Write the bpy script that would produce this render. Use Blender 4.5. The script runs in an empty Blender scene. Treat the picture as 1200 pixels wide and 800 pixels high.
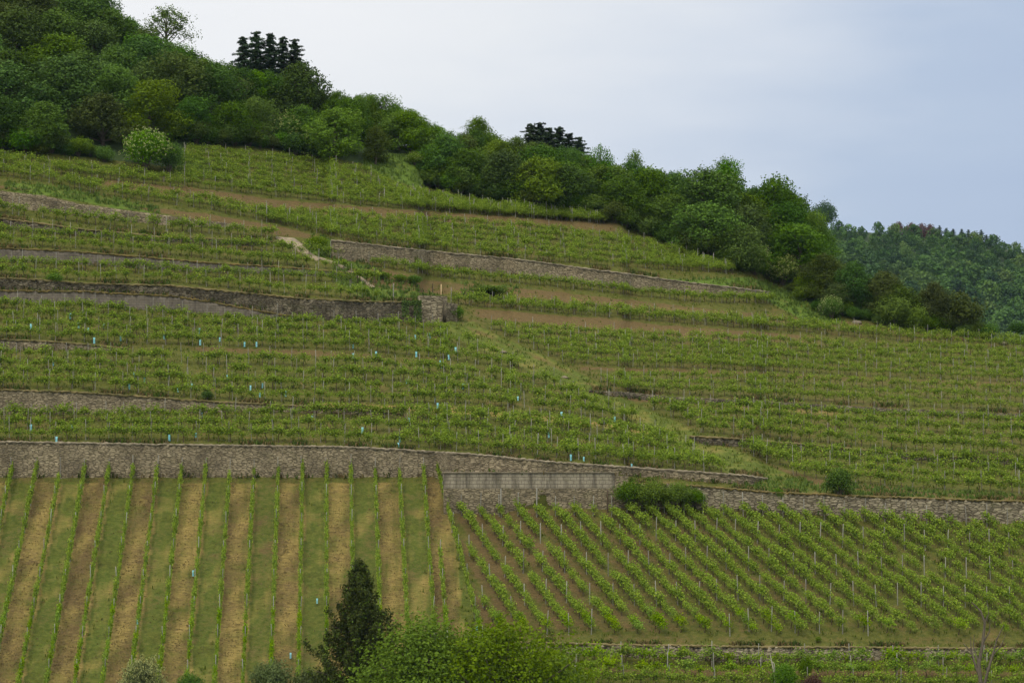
import bpy, math, random
import numpy as np
rng = np.random.default_rng(7)
random.seed(7)

# ------------------------------------------------------------------ camera, world, sun, exposure
SC = bpy.context.scene
F = 3000.0                      # focal length in photo pixels (photo 1200 x 800)
PITCH = math.radians(2.0)
cd = bpy.data.cameras.new("camera")
cam = bpy.data.objects.new("camera", cd)
SC.collection.objects.link(cam)
SC.camera = cam
cd.sensor_fit = 'HORIZONTAL'; cd.sensor_width = 36.0
cd.lens = 36.0 * F / 1200.0
cd.clip_start = 1.0; cd.clip_end = 20000.0
cam.location = (0, 0, 0)
cam.rotation_euler = (math.radians(90) + PITCH, 0, 0)

SUN_EL, SUN_AZ = math.radians(56), math.radians(-150)   # azimuth from +Y, clockwise
world = bpy.data.worlds.new("World"); SC.world = world
world.use_nodes = True
wn, wl = world.node_tree.nodes, world.node_tree.links
wn.clear()
w_out = wn.new('ShaderNodeOutputWorld'); w_bg = wn.new('ShaderNodeBackground')
w_bg.inputs['Strength'].default_value = 0.10
sky = wn.new('ShaderNodeTexSky'); sky.sky_type = 'NISHITA'; sky.sun_disc = False
sky.sun_elevation = SUN_EL; sky.sun_rotation = SUN_AZ
sky.air_density = 1.0; sky.dust_density = 2.0
tc = wn.new('ShaderNodeTexCoord')
sep = wn.new('ShaderNodeSeparateXYZ'); wl.new(tc.outputs['Generated'], sep.inputs[0])
# cloud deck: soft streaky noise over the direction, whiter towards the west (left), blue-grey to the east
mp = wn.new('ShaderNodeMapping'); mp.inputs['Scale'].default_value = (2.2, 2.2, 9.0)
mp.inputs['Rotation'].default_value = (0.0, 0.25, 0.0)
wl.new(tc.outputs['Generated'], mp.inputs['Vector'])
nz = wn.new('ShaderNodeTexNoise'); nz.inputs['Scale'].default_value = 1.6
nz.inputs['Detail'].default_value = 5.0; nz.inputs['Roughness'].default_value = 0.5
wl.new(mp.outputs[0], nz.inputs['Vector'])
def wmath(op, a, b=None, c=None):
    n = wn.new('ShaderNodeMath'); n.operation = op
    for i, x in enumerate((a, b, c)):
        if x is None: continue
        if isinstance(x, (int, float)): n.inputs[i].default_value = x
        else: wl.new(x, n.inputs[i])
    return n.outputs[0]
nzc = wmath('MULTIPLY', wmath('SUBTRACT', nz.outputs['Fac'], 0.5), 0.42)
xe = wmath('SUBTRACT', sep.outputs['X'], wmath('MULTIPLY', wmath('SUBTRACT', sep.outputs['Z'], 0.1), 0.9))
xx = wmath('ADD', xe, nzc)
rmp = wn.new('ShaderNodeMapRange'); rmp.inputs['From Min'].default_value = -0.20
rmp.inputs['From Max'].default_value = 0.60; wl.new(xx, rmp.inputs['Value'])
cr = wn.new('ShaderNodeValToRGB'); wl.new(rmp.outputs[0], cr.inputs['Fac'])
def lin(r, g, b):
    f = lambda c: (c/255/12.92) if c/255 <= 0.04045 else ((c/255+0.055)/1.055)**2.4
    return (f(r), f(g), f(b), 1.0)
cr.color_ramp.elements[0].position = 0.0; cr.color_ramp.elements[0].color = lin(239, 240, 242)
cr.color_ramp.elements[1].position = 1.0; cr.color_ramp.elements[1].color = lin(226, 226, 224)
for pos, c in ((0.17, (230, 233, 237)), (0.30, (209, 217, 229)), (0.42, (180, 195, 217)), (0.52, (173, 189, 214)), (0.72, (206, 211, 220))):
    e = cr.color_ramp.elements.new(pos); e.color = lin(*c)
# an overcast sky is brighter overhead than at the horizon
zen = wn.new('ShaderNodeMapRange'); zen.inputs['From Min'].default_value = 0.2
zen.inputs['From Max'].default_value = 1.0; zen.inputs['To Min'].default_value = 10.0
zen.inputs['To Max'].default_value = 30.0; wl.new(sep.outputs['Z'], zen.inputs['Value'])
vm = wn.new('ShaderNodeVectorMath'); vm.operation = 'SCALE'
wl.new(cr.outputs['Color'], vm.inputs[0]); wl.new(zen.outputs[0], vm.inputs['Scale'])
warm = wn.new('ShaderNodeMapRange'); warm.inputs['From Min'].default_value = 0.2; warm.inputs['From Max'].default_value = 0.6
wl.new(sep.outputs['Z'], warm.inputs['Value'])
wt = wn.new('ShaderNodeMix'); wt.data_type = 'RGBA'; wt.blend_type = 'MULTIPLY'
wl.new(warm.outputs[0], wt.inputs[0]); wl.new(vm.outputs[0], wt.inputs[6]); wt.inputs[7].default_value = (1.0, 0.95, 0.84, 1.0)
mx = wn.new('ShaderNodeMix'); mx.data_type = 'RGBA'; mx.inputs['Factor'].default_value = 0.96
wl.new(sky.outputs['Color'], mx.inputs[6]); wl.new(wt.outputs[2], mx.inputs[7])
wl.new(mx.outputs[2], w_bg.inputs['Color']); wl.new(w_bg.outputs[0], w_out.inputs[0])

sl = bpy.data.lights.new("sun", 'SUN'); sl.energy = 1.5; sl.angle = math.radians(10)
sl.color = (1.0, 0.93, 0.80)
so = bpy.data.objects.new("sun", sl); SC.collection.objects.link(so)
so.rotation_euler = (math.radians(90) - SUN_EL, 0, math.radians(180) - SUN_AZ)
SC.view_settings.view_transform = 'Standard'; SC.view_settings.look = 'None'
SC.view_settings.gamma = 1.0; SC.view_settings.exposure = 0.10
SC.render.engine = 'CYCLES'
SC.cycles.max_bounces = 5; SC.cycles.diffuse_bounces = 3; SC.cycles.transmission_bounces = 2
SC.cycles.volume_bounces = 0; SC.cycles.transparent_max_bounces = 4

# ------------------------------------------------------------------ helpers
COL = SC.collection
def tagp(o, label=None, cat=None, group=None, kind=None):
    if label: o['label'] = label
    if cat: o['category'] = cat
    if group: o['group'] = group
    if kind: o['kind'] = kind
    return o
def np_mesh(name, V, Q, mat=None, smooth=False, T=None, uv=None, mat_idx=None, mats=None):
    """V (n,3), Q (m,4) quads, T (k,3) triangles"""
    me = bpy.data.meshes.new(name)
    V = np.asarray(V, dtype=np.float32)
    parts, tot = [], []
    if Q is not None and len(Q): parts.append(np.asarray(Q, np.int32).ravel()); tot.append(np.full(len(Q), 4, np.int32))
    if T is not None and len(T): parts.append(np.asarray(T, np.int32).ravel()); tot.append(np.full(len(T), 3, np.int32))
    L = np.concatenate(parts); TT = np.concatenate(tot)
    me.vertices.add(len(V)); me.vertices.foreach_set('co', V.ravel())
    me.loops.add(len(L)); me.loops.foreach_set('vertex_index', L)
    me.polygons.add(len(TT))
    st = np.concatenate([[0], np.cumsum(TT)[:-1]]).astype(np.int32)
    me.polygons.foreach_set('loop_start', st)
    try: me.polygons.foreach_set('loop_total', TT)
    except Exception: pass
    if smooth: me.polygons.foreach_set('use_smooth', np.ones(len(TT), bool))
    if uv is not None:
        ul = me.uv_layers.new(name='UVMap')
        ul.data.foreach_set('uv', np.asarray(uv, np.float32)[L].ravel())
    if mats:
        for m in mats: me.materials.append(m)
        if mat_idx is not None: me.polygons.foreach_set('material_index', np.asarray(mat_idx, np.int32))
    elif mat: me.materials.append(mat)
    me.update(calc_edges=True)
    return me
def link(name, me, parent=None, loc=None, rz=0.0, sc=None):
    o = bpy.data.objects.new(name, me); COL.objects.link(o)
    if parent: o.parent = parent
    if loc is not None: o.location = [float(c) for c in loc]
    if rz: o.rotation_euler = (0, 0, rz)
    if sc is not None: o.scale = sc if hasattr(sc, '__len__') else (sc, sc, sc)
    return o
def P(pts):
    a = np.array(pts, float); return a[:, 0], a[:, 1]
def ip(u, pts):
    """piecewise linear with linear extrapolation"""
    x, y = P(pts); u = np.asarray(u, float)
    r = np.interp(u, x, y)
    if len(x) > 1:
        r = np.where(u < x[0], y[0] + (u-x[0])*(y[1]-y[0])/(x[1]-x[0])*0.7, r)
        r = np.where(u > x[-1], y[-1] + (u-x[-1])*(y[-1]-y[-2])/(x[-1]-x[-2])*0.7, r)
    return r
def ipc(u, pts):
    x, y = P(pts); return np.interp(u, x, y)

# ------------------------------------------------------------------ measured layout (photo pixels) of the hillside
# walls: (top edge, foot) ; a wall ends where both meet
W = {
 'low':    ([(-300,517),(0,518),(100,519),(400,523),(460,526),(560,533),(640,541),(700,545),(800,551),(880,557),(900,560)],
            [(-300,557),(0,557),(400,557),(519,556),(521,552),(600,553),(740,555),(800,560),(880,567),(900,560)]),
 'block':  ([(520,554),(733,554)], [(520,599),(600,598),(700,593),(733,592)]),
 'lowright':([(735,566),(780,567),(825,570),(900,577),(1000,581),(1100,584),(1200,587),(1500,596)],
            [(735,592),(825,594),(900,598),(1000,603),(1100,608),(1200,611),(1500,620)]),
 'second': ([(-300,455),(0,457),(80,459),(150,463),(250,470),(330,474),(400,478),(470,484)],
            [(-300,486),(0,484),(100,483),(200,481),(330,481),(400,483),(470,484)]),
 'short':  ([(-300,394),(0,398),(60,400),(120,405),(150,408)],[(-300,408),(0,408),(60,408),(120,408),(150,408)]),
 'ledge':  ([(-300,340),(10,341),(100,341),(130,343),(200,346),(240,352),(290,361),(320,367),(360,372)],
            [(-300,352),(10,352),(100,354),(160,361),(240,366),(300,371),(360,373)]),
 'high':   ([(-300,320),(0,326),(50,328),(100,332),(200,334),(250,339),(300,344),(360,350),(400,352),(440,354),(494,354)],
            [(-300,338),(10,339),(100,339),(130,341),(200,344),(240,350),(290,359),(320,365),(360,372),(400,374),(494,376)]),
 'grey':   ([(-300,285),(0,291),(80,294),(160,300),(240,307),(320,312),(370,316),(430,322)],
            [(-300,300),(0,304),(80,307),(160,312),(240,317),(320,319),(370,321),(430,323)]),
 'thin':   ([(-300,245),(0,256),(50,262),(100,269),(150,273),(190,277),(240,279),(290,281),(330,284)],
            [(-300,258),(0,266),(50,271),(100,275),(150,278),(190,281),(240,284),(290,286),(330,285)]),
 'upper':  ([(-300,215),(0,224),(50,229),(90,238),(140,245),(180,250),(240,258),(285,263)],
            [(-300,232),(0,240),(60,247),(100,252),(150,258),(200,262),(240,264),(285,265)]),
 'long':   ([(388,281),(420,285),(470,291),(530,297),(600,303),(650,309),(700,316),(740,321),(800,330),(850,336),(905,343)],
            [(388,300),(410,304),(470,308),(540,313),(640,325),(700,333),(740,338),(815,343),(870,346),(905,345)]),
 'edge':   ([(690,457),(740,460),(800,466),(900,470),(1025,477),(1200,485),(1500,496)],
            [(690,458),(740,465),(800,470),(900,474),(1025,482),(1200,490),(1500,500)]),
 'stepw':  ([(808,511),(850,513),(967,523),(1067,532),(1200,538),(1500,550)],
            [(808,513),(830,520),(870,521),(967,527),(1067,537),(1200,543),(1500,556)]),
 'bottom': ([(600,752),(640,753),(700,755),(880,758),(1000,758),(1200,759),(1500,762)],
            [(600,756),(640,762),(700,765),(880,774),(1000,770),(1200,769),(1500,774)]),
}
SKY = [(-300,-190),(0,-80),(100,-25),(130,0),(160,25),(190,42),(230,54),(262,75),(300,80),(345,82),(372,102),(400,106),(440,103),
       (470,120),(500,140),(540,152),(560,148),(590,157),(650,164),(680,172),(720,190),(745,188),(790,198),(830,207),(870,214),
       (910,214),(935,228),(950,248),(962,285),(1000,305),(1040,322),(1080,328),(1120,340),(1150,350),(1165,380),(1500,410)]
CREST = [(-300,-130),(0,-25),(100,30),(130,52),(190,92),(262,125),(345,132),(400,155),(440,152),(500,186),(560,195),(650,212),
       (720,238),(790,246),(870,262),(920,268),(945,296),(965,330),(1000,352),(1050,368),(1120,382),(1165,390),(1200,394),(1500,415)]
EDGE = [(-300,165),(0,180),(100,189),(200,201),(208,201),(216,174),(300,177),(380,188),(430,198),(470,215),(490,222),(560,236),
        (700,256),(740,272),(800,295),(850,314),(900,328),(930,346),(960,370),(1000,378),(1050,386),(1150,399),(1200,404),(1500,425)]
PATH_L = [(380,500),(390,520),(400,542),(420,588),(445,642),(460,674),(480,718),(500,756),(520,794),(540,828),(560,858)]      # (v, u) left edge of the grassy path
PATH_R = [(380,556),(400,600),(420,646),(445,696),(462,722),(480,760),(497,800),(515,830),(530,870),(548,908),(566,948)]

du = 3.0
US = np.arange(-300, 1500+du, du)
VS = np.arange(1150, -160, -1.0)
UU, VV = np.meshgrid(US, VS)                       # rows follow VS
def tan_e(v):
    zc = (400.0-v)/F
    return (math.sin(PITCH)+zc*math.cos(PITCH))/(math.cos(PITCH)-zc*math.sin(PITCH))
# effective steepness (slope minus sight line): low = gentle and deep, high = wall
gT = np.interp(UU, [-300, 100, 500, 900, 1200, 1500], [0.40, 0.40, 0.34, 0.26, 0.22, 0.22])
G = gT.copy()
topplot = np.where(UU < 520, 557, np.where(UU < 733, 598, ip(UU, W['lowright'][1])))
G = np.where(VV > topplot, 0.57, G)
G = np.where(VV < ip(UU, EDGE), 0.36, G)
G = np.where(VV < ip(UU, CREST)+12, 0.30, G)
G = np.where((UU >= 519) & (UU <= 735) & (VV > 550.5) & (VV <= 554), 0.045, G)
def inwall(k, pad=0.0):
    t, b = W[k]; x0, x1 = t[0][0], t[-1][0]
    return (UU >= x0) & (UU <= x1) & (VV > ipc(UU, t)-pad) & (VV <= ipc(UU, b)+pad)
for k in W: G = np.where(inwall(k), 9.0, G)
IG = 1.0/G
ker = np.array([1, 2, 3, 2, 1.0]); ker /= ker.sum()
pad = np.pad(IG, ((0, 0), (2, 2)), mode='edge')
IG = sum(ker[i]*pad[:, i:i+IG.shape[1]] for i in range(5))
dt = np.concatenate([[0], np.diff(tan_e(VS))])[:, None]
y0 = 158.0*(1+0.06*(US-600)/3000.0)[None, :]
# bottom end lines up with the valley floor
LNY = np.log(y0) + np.cumsum(dt*IG, axis=0)
def Y(u, v):
    u = np.clip(np.asarray(u, float), US[0], US[-1]-1e-3); v = np.clip(np.asarray(v, float), VS[-1]+1e-3, VS[0])
    fu = (u-US[0])/du; fv = (VS[0]-v)
    i = np.clip(fu.astype(int), 0, len(US)-2); j = np.clip(fv.astype(int), 0, len(VS)-2)
    a = fu-i; b = fv-j
    L = (LNY[j, i]*(1-a)+LNY[j, i+1]*a)*(1-b) + (LNY[j+1, i]*(1-a)+LNY[j+1, i+1]*a)*b
    return np.exp(L)
def pt(u, v, y=None):
    """point of the world seen at photo pixel (u,v) at ground depth y"""
    u = np.asarray(u, float); v = np.asarray(v, float)
    if y is None: y = Y(u, v)
    xc = (u-600)/F; zc = (400-v)/F
    dy = math.cos(PITCH)-zc*math.sin(PITCH); dz = math.sin(PITCH)+zc*math.cos(PITCH)
    return np.stack([xc/dy*y, y+0*xc, dz/dy*y], -1)

# ------------------------------------------------------------------ materials
def newmat(name):
    m = bpy.data.materials.new(name); m.use_nodes = True
    nt = m.node_tree; nt.nodes.clear()
    return m, nt, nt.nodes, nt.links
class NB:
    def __init__(s, name):
        s.m, s.nt, s.n, s.l = newmat(name)
        s.out = s.n.new('ShaderNodeOutputMaterial')
    def node(s, t, **kw):
        n = s.n.new(t)
        for k, v in kw.items(): setattr(n, k, v)
        return n
    def put(s, sock, v):
        if isinstance(v, (int, float)): sock.default_value = v
        elif isinstance(v, tuple): sock.default_value = v if len(v) == len(sock.default_value) else tuple(v)+(1.0,)
        else: s.l.new(v, sock)
    def noise(s, vec, scale, detail=4, rough=0.55, out='Fac', dist=0.0):
        n = s.node('ShaderNodeTexNoise'); s.l.new(vec, n.inputs['Vector'])
        n.inputs['Scale'].default_value = scale; n.inputs['Detail'].default_value = detail
        n.inputs['Roughness'].default_value = rough; n.inputs['Distortion'].default_value = dist
        return n.outputs[out]
    def math(s, op, a, b=0.0, c=None, clamp=False):
        n = s.node('ShaderNodeMath', operation=op, use_clamp=clamp)
        s.put(n.inputs[0], a); s.put(n.inputs[1], b)
        if c is not None: s.put(n.inputs[2], c)
        return n.outputs[0]
    def ramp(s, fac, a, b, lo=0.0, hi=1.0):
        n = s.node('ShaderNodeMapRange'); s.put(n.inputs['Value'], fac)
        n.inputs['From Min'].default_value = a; n.inputs['From Max'].default_value = b
        n.inputs['To Min'].default_value = lo; n.inputs['To Max'].default_value = hi
        return n.outputs[0]
    def mix(s, f, a, b, mode='MIX'):
        n = s.node('ShaderNodeMix', data_type='RGBA', blend_type=mode)
        s.put(n.inputs[0], f); s.put(n.inputs[6], a); s.put(n.inputs[7], b)
        return n.outputs[2]
    def princ(s, col, rough=0.85, normal=None, spec=0.2):
        p = s.node('ShaderNodeBsdfPrincipled'); s.put(p.inputs['Base Color'], col)
        s.put(p.inputs['Roughness'], rough); p.inputs['Specular IOR Level'].default_value = spec
        if normal: s.l.new(normal, p.inputs['Normal'])
        s.l.new(p.outputs[0], s.out.inputs[0]); return p
    def bump(s, h, strength=0.5, dist=0.1):
        b = s.node('ShaderNodeBump'); s.put(b.inputs['Height'], h)
        b.inputs['Strength'].default_value = strength; b.inputs['Distance'].default_value = dist
        return b.outputs[0]

def leaf_mat(name, dark, light, trans=0.25, tip=None, nscale=0.6, objvar=0.35, fine=2.5, hue=0.03):
    b = NB(name)
    g = b.node('ShaderNodeTexCoord').outputs['Object']
    geo = b.node('ShaderNodeNewGeometry')
    oi = b.node('ShaderNodeObjectInfo')
    f = b.noise(g, nscale, 3)
    f2 = b.noise(g, fine, 2)
    isl = geo.outputs['Random Per Island']
    t = b.math('ADD', b.math('MULTIPLY', b.ramp(f, 0.3, 0.7), 0.4), b.math('MULTIPLY', b.ramp(f2, 0.3, 0.7), 0.25))
    t = b.math('ADD', t, b.math('MULTIPLY', isl, 0.35), clamp=True)
    c = b.mix(t, dark, light)
    if name == 'far_leaf':
        ta = b.node('ShaderNodeAttribute', attribute_name='tone')
        c = b.mix(b.math('MULTIPLY', ta.outputs['Fac'], 0.75), c, (0.014, 0.038, 0.014, 1)); 
        c = b.mix(b.ramp(b.math('FRACT', b.math('MULTIPLY', ta.outputs['Fac'], 9.7)), 0.6, 1.0, 0, 0.6), c, (0.13, 0.20, 0.04, 1))
    if tip:
        c = b.mix(b.math('MULTIPLY', b.ramp(isl, 0.8, 1.0), 0.8), c, tip)
    hs = b.node('ShaderNodeHueSaturation')
    b.put(hs.inputs['Hue'], b.ramp(oi.outputs['Random'], 0, 1, 0.5-hue, 0.5+hue*0.25))
    rnd2 = b.math('FRACT', b.math('MULTIPLY', oi.outputs['Random'], 7.31))
    b.put(hs.inputs['Value'], b.ramp(rnd2, 0, 1, 1-objvar, 1+objvar))
    rnd3 = b.math('FRACT', b.math('MULTIPLY', oi.outputs['Random'], 13.7))
    b.put(hs.inputs['Saturation'], b.ramp(rnd3, 0, 1, 0.92, 1.12))
    b.l.new(c, hs.inputs['Color']); c = hs.outputs[0]
    d = b.node('ShaderNodeBsdfPrincipled'); b.l.new(c, d.inputs['Base Color'])
    d.inputs['Roughness'].default_value = 0.6; d.inputs['Specular IOR Level'].default_value = 0.04
    tr = b.node('ShaderNodeBsdfTranslucent'); tc_ = b.mix(0.5, c, (0.20, 0.32, 0.03, 1), 'MIX')
    b.l.new(c, tr.inputs['Color'])
    ms = b.node('ShaderNodeMixShader'); ms.inputs[0].default_value = trans
    b.l.new(d.outputs[0], ms.inputs[1]); b.l.new(tr.outputs[0], ms.inputs[2])
    b.l.new(ms.outputs[0], b.out.inputs[0])
    return b.m
M = {}
M['vine'] = leaf_mat('vine_leaf', (0.080, 0.165, 0.011), (0.235, 0.355, 0.024), 0.35, nscale=0.9, objvar=0.14, tip=(0.30, 0.40, 0.035), hue=0.012)
M['leafA'] = leaf_mat('broadleaf_green', (0.024, 0.066, 0.009), (0.100, 0.195, 0.020), 0.25, objvar=0.26)
M['leafB'] = leaf_mat('broadleaf_dark', (0.016, 0.048, 0.008), (0.070, 0.142, 0.018), 0.2, objvar=0.25)
M['leafC'] = leaf_mat('broadleaf_bright', (0.036, 0.092, 0.007), (0.120, 0.220, 0.016), 0.3, objvar=0.16)
M['leafD'] = leaf_mat('olive_leaf', (0.028, 0.046, 0.009), (0.075, 0.112, 0.018), 0.22, objvar=0.2, hue=0.02)
M['leafG'] = leaf_mat('grey_green_leaf', (0.036, 0.062, 0.020), (0.110, 0.150, 0.050), 0.22, objvar=0.25)
M['needle'] = leaf_mat('needle', (0.026, 0.054, 0.028), (0.080, 0.125, 0.062), 0.25, objvar=0.25)
M['needle_yew'] = leaf_mat('near_needle', (0.024, 0.032, 0.008), (0.060, 0.080, 0.018), 0.12, objvar=0.1, tip=(0.085, 0.16, 0.02))
M['far'] = leaf_mat('far_leaf', (0.016, 0.056, 0.012), (0.085, 0.175, 0.025), 0.2, nscale=0.05, fine=0.13, objvar=0.1)
M['farred'] = leaf_mat('copper_leaf', (0.060, 0.035, 0.028), (0.13, 0.075, 0.055), 0.2, objvar=0.2)
M['ivy'] = leaf_mat('ivy_leaf', (0.022, 0.055, 0.012), (0.075, 0.140, 0.026), 0.15, objvar=0.1)
M['cream'] = leaf_mat('cream_blossom', (0.28, 0.31, 0.10), (0.48, 0.50, 0.24), 0.3, objvar=0.05, hue=0.0)
M['grassblade'] = leaf_mat('grass_blade', (0.040, 0.066, 0.012), (0.105, 0.130, 0.028), 0.3, nscale=0.06, fine=0.4, tip=(0.22, 0.20, 0.08), hue=0)
M['weed'] = leaf_mat('weed_leaf', (0.040, 0.080, 0.012), (0.120, 0.180, 0.024), 0.3, nscale=0.15, fine=0.8, hue=0)
M['straw'] = leaf_mat('dry_grass', (0.13, 0.105, 0.040), (0.27, 0.21, 0.085), 0.3, nscale=0.15, fine=0.8, hue=0)

def bark_mat(name, a, b_, scale=6):
    b = NB(name); g = b.node('ShaderNodeTexCoord').outputs['Object']
    mpn = b.node('ShaderNodeMapping'); mpn.inputs['Scale'].default_value = (1, 1, 0.25); b.l.new(g, mpn.inputs['Vector'])
    f = b.noise(mpn.outputs[0], scale, 5, 0.65)
    c = b.mix(b.ramp(f, 0.3, 0.7), a, b_)
    b.princ(c, 0.9, b.bump(f, 0.6, 0.03)); return b.m
M['bark'] = bark_mat('bark', (0.045, 0.035, 0.025), (0.12, 0.10, 0.075))
M['vinewood'] = bark_mat('vine_bark', (0.040, 0.028, 0.018), (0.11, 0.08, 0.055), 14)
M['deadwood'] = bark_mat('dead_bark', (0.055, 0.045, 0.034), (0.14, 0.118, 0.09), 8)
M['palewood'] = bark_mat('pale_dead_wood', (0.26, 0.24, 0.20), (0.42, 0.39, 0.33), 8)
def post_mat(name, a, b_):
    b = NB(name); g = b.node('ShaderNodeTexCoord').outputs['Object']; oi = b.node('ShaderNodeObjectInfo')
    geo = b.node('ShaderNodeNewGeometry')
    f = b.noise(g, 5.0, 4); r = b.math('FRACT', b.math('ADD', oi.outputs['Random'], geo.outputs['Random Per Island']))
    c = b.mix(b.math('ADD', b.math('MULTIPLY', b.ramp(f, 0.3, 0.7), 0.4), b.math('MULTIPLY', r, 0.6)), a, b_)
    b.princ(c, 0.75); return b.m
M['post'] = post_mat('weathered_stake', (0.12, 0.115, 0.095), (0.31, 0.305, 0.27))
M['newpost'] = post_mat('new_wood_post', (0.45, 0.33, 0.18), (0.55, 0.42, 0.24))
M['guard'] = post_mat('blue_grow_tube', (0.13, 0.38, 0.44), (0.26, 0.54, 0.60))
M['white'] = post_mat('white_tag', (0.6, 0.6, 0.58), (0.75, 0.75, 0.72))

def stone_mat(name, base, light, dark, moss=0.3, bw=0.50, rh=0.135, mortar=0.018, stain=0.6, conc=False):
    b = NB(name)
    uv = b.node('ShaderNodeUVMap').outputs[0]
    nv = b.node('ShaderNodeTexNoise'); b.l.new(uv, nv.inputs['Vector']); nv.inputs['Scale'].default_value = 1.7
    nv.inputs['Detail'].default_value = 3
    sub = b.node('ShaderNodeVectorMath', operation='SUBTRACT'); b.l.new(nv.outputs['Color'], sub.inputs[0]); sub.inputs[1].default_value = (0.5, 0.5, 0.5)
    scl = b.node('ShaderNodeVectorMath', operation='SCALE'); b.l.new(sub.outputs[0], scl.inputs[0]); scl.inputs['Scale'].default_value = 0.02 if conc else 0.16
    add = b.node('ShaderNodeVectorMath', operation='ADD'); b.l.new(uv, add.inputs[0]); b.l.new(scl.outputs[0], add.inputs[1])
    v = add.outputs[0]
    if not conc:
        mpv = b.node('ShaderNodeMapping'); mpv.inputs['Scale'].default_value = (1.0/bw*1.15, 1.0/rh*1.05, 1.0); b.l.new(v, mpv.inputs['Vector'])
        ve = b.node('ShaderNodeTexVoronoi', feature='DISTANCE_TO_EDGE'); b.l.new(mpv.outputs[0], ve.inputs['Vector']); ve.inputs['Scale'].default_value = 1.0; ve.inputs['Randomness'].default_value = 0.75
        vc = b.node('ShaderNodeTexVoronoi'); b.l.new(mpv.outputs[0], vc.inputs['Vector']); vc.inputs['Scale'].default_value = 1.0; vc.inputs['Randomness'].default_value = 0.75
    br = b.node('ShaderNodeTexBrick'); b.l.new(v, br.inputs['Vector'])
    br.offset = 0.5; br.squash = 1.0 if conc else 1.4; br.squash_frequency = 3
    br.inputs['Scale'].default_value = 1.0; br.inputs['Brick Width'].default_value = bw; br.inputs['Row Height'].default_value = rh
    br.inputs['Mortar Size'].default_value = mortar; br.inputs['Mortar Smooth'].default_value = 0.3; br.inputs['Bias'].default_value = 0.0
    br.inputs['Color1'].default_value = (0, 0, 0, 1); br.inputs['Color2'].default_value = (1, 1, 1, 1); br.inputs['Mortar'].default_value = (0.5, 0.5, 0.5, 1)
    vo = b.node('ShaderNodeTexVoronoi'); b.l.new(v, vo.inputs['Vector']); vo.inputs['Scale'].default_value = 3.1
    sepc = b.node('ShaderNodeSeparateColor'); b.l.new(br.outputs['Color'], sepc.inputs[0])
    sepv = b.node('ShaderNodeSeparateColor'); b.l.new(vo.outputs['Color'], sepv.inputs[0])
    joint = br.outputs['Fac']
    if not conc:
        joint = b.ramp(ve.outputs['Distance'], 0.02, 0.14, 1.0, 0.0)
        b.l.new(vc.outputs['Color'], sepc.inputs[0])
    t = b.math('ADD', b.math('MULTIPLY', sepc.outputs[0], 0.75 if not conc else 0.3), b.math('MULTIPLY', sepv.outputs[0], 0.25 if not conc else 0.1))
    c = b.mix(t, base, light)
    fine = b.noise(uv, 9.0, 5, 0.7)
    c = b.mix(b.ramp(fine, 0.35, 0.75, 0, 0.6), c, dark)
    c = b.mix(b.math('MULTIPLY', joint, 0.8 if not conc else 0.45), c, (dark[0]*0.45, dark[1]*0.45, dark[2]*0.42, 1))
    mps = b.node('ShaderNodeMapping'); mps.inputs['Scale'].default_value = (0.30 if not conc else 1.1, 0.25 if not conc else 0.15, 1); b.l.new(uv, mps.inputs['Vector'])
    big = b.noise(mps.outputs[0], 1.3, 5, 0.65, dist=0.4)
    c = b.mix(b.ramp(big, 0.44, 0.66, 0, stain), c, (dark[0]*0.6, dark[1]*0.6, dark[2]*0.6, 1))
    mo = b.noise(uv, 0.7, 4, 0.6)
    c = b.mix(b.ramp(mo, 0.56, 0.74, 0, moss), c, (0.09, 0.095, 0.035, 1))
    h = b.math('SUBTRACT', b.math('MULTIPLY', fine, 0.4), joint)
    b.princ(c, 0.92, b.bump(h, 0.8, 0.05)); return b.m
M['stone'] = stone_mat('dry_stone', (0.23, 0.19, 0.122), (0.42, 0.355, 0.235), (0.125, 0.102, 0.068), stain=0.65)
M['stone_warm'] = stone_mat('warm_limestone', (0.22, 0.19, 0.13), (0.44, 0.385, 0.27), (0.11, 0.09, 0.06), moss=0.35, bw=0.66, rh=0.19, mortar=0.03, stain=0.5)
M['stone_dark'] = stone_mat('lichen_stone', (0.105, 0.088, 0.058), (0.27, 0.235, 0.165), (0.055, 0.046, 0.032), moss=0.4, stain=0.75)
M['render'] = stone_mat('grey_rendered_wall', (0.165, 0.142, 0.112), (0.25, 0.22, 0.175), (0.10, 0.086, 0.070), moss=0.15, bw=0.5, rh=0.25, mortar=0.008, stain=0.55, conc=True)
M['block'] = stone_mat('concrete_block', (0.30, 0.265, 0.20), (0.40, 0.36, 0.28), (0.13, 0.112, 0.085), moss=0.25, bw=0.55, rh=0.30, mortar=0.03, stain=0.85, conc=True)
def simple_mat(name, a, b_, scale=3, rough=0.9, bump=0.05):
    b = NB(name); g = b.node('ShaderNodeTexCoord').outputs['Object']
    f = b.noise(g, scale, 5, 0.65); c = b.mix(b.ramp(f, 0.3, 0.7), a, b_)
    b.princ(c, rough, b.bump(f, 0.6, bump)); return b.m
M['moss'] = simple_mat('mossy_coping', (0.055, 0.055, 0.016), (0.150, 0.105, 0.035), 0.9)
M['drycap'] = simple_mat('dry_grass_coping', (0.055, 0.055, 0.018), (0.175, 0.135, 0.060), 0.7)
M['capstone'] = simple_mat('coping_stone', (0.10, 0.084, 0.058), (0.24, 0.205, 0.145), 1.8)
M['slab'] = simple_mat('pale_stone_paving', (0.15, 0.120, 0.078), (0.27, 0.225, 0.155), 1.6)

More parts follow.
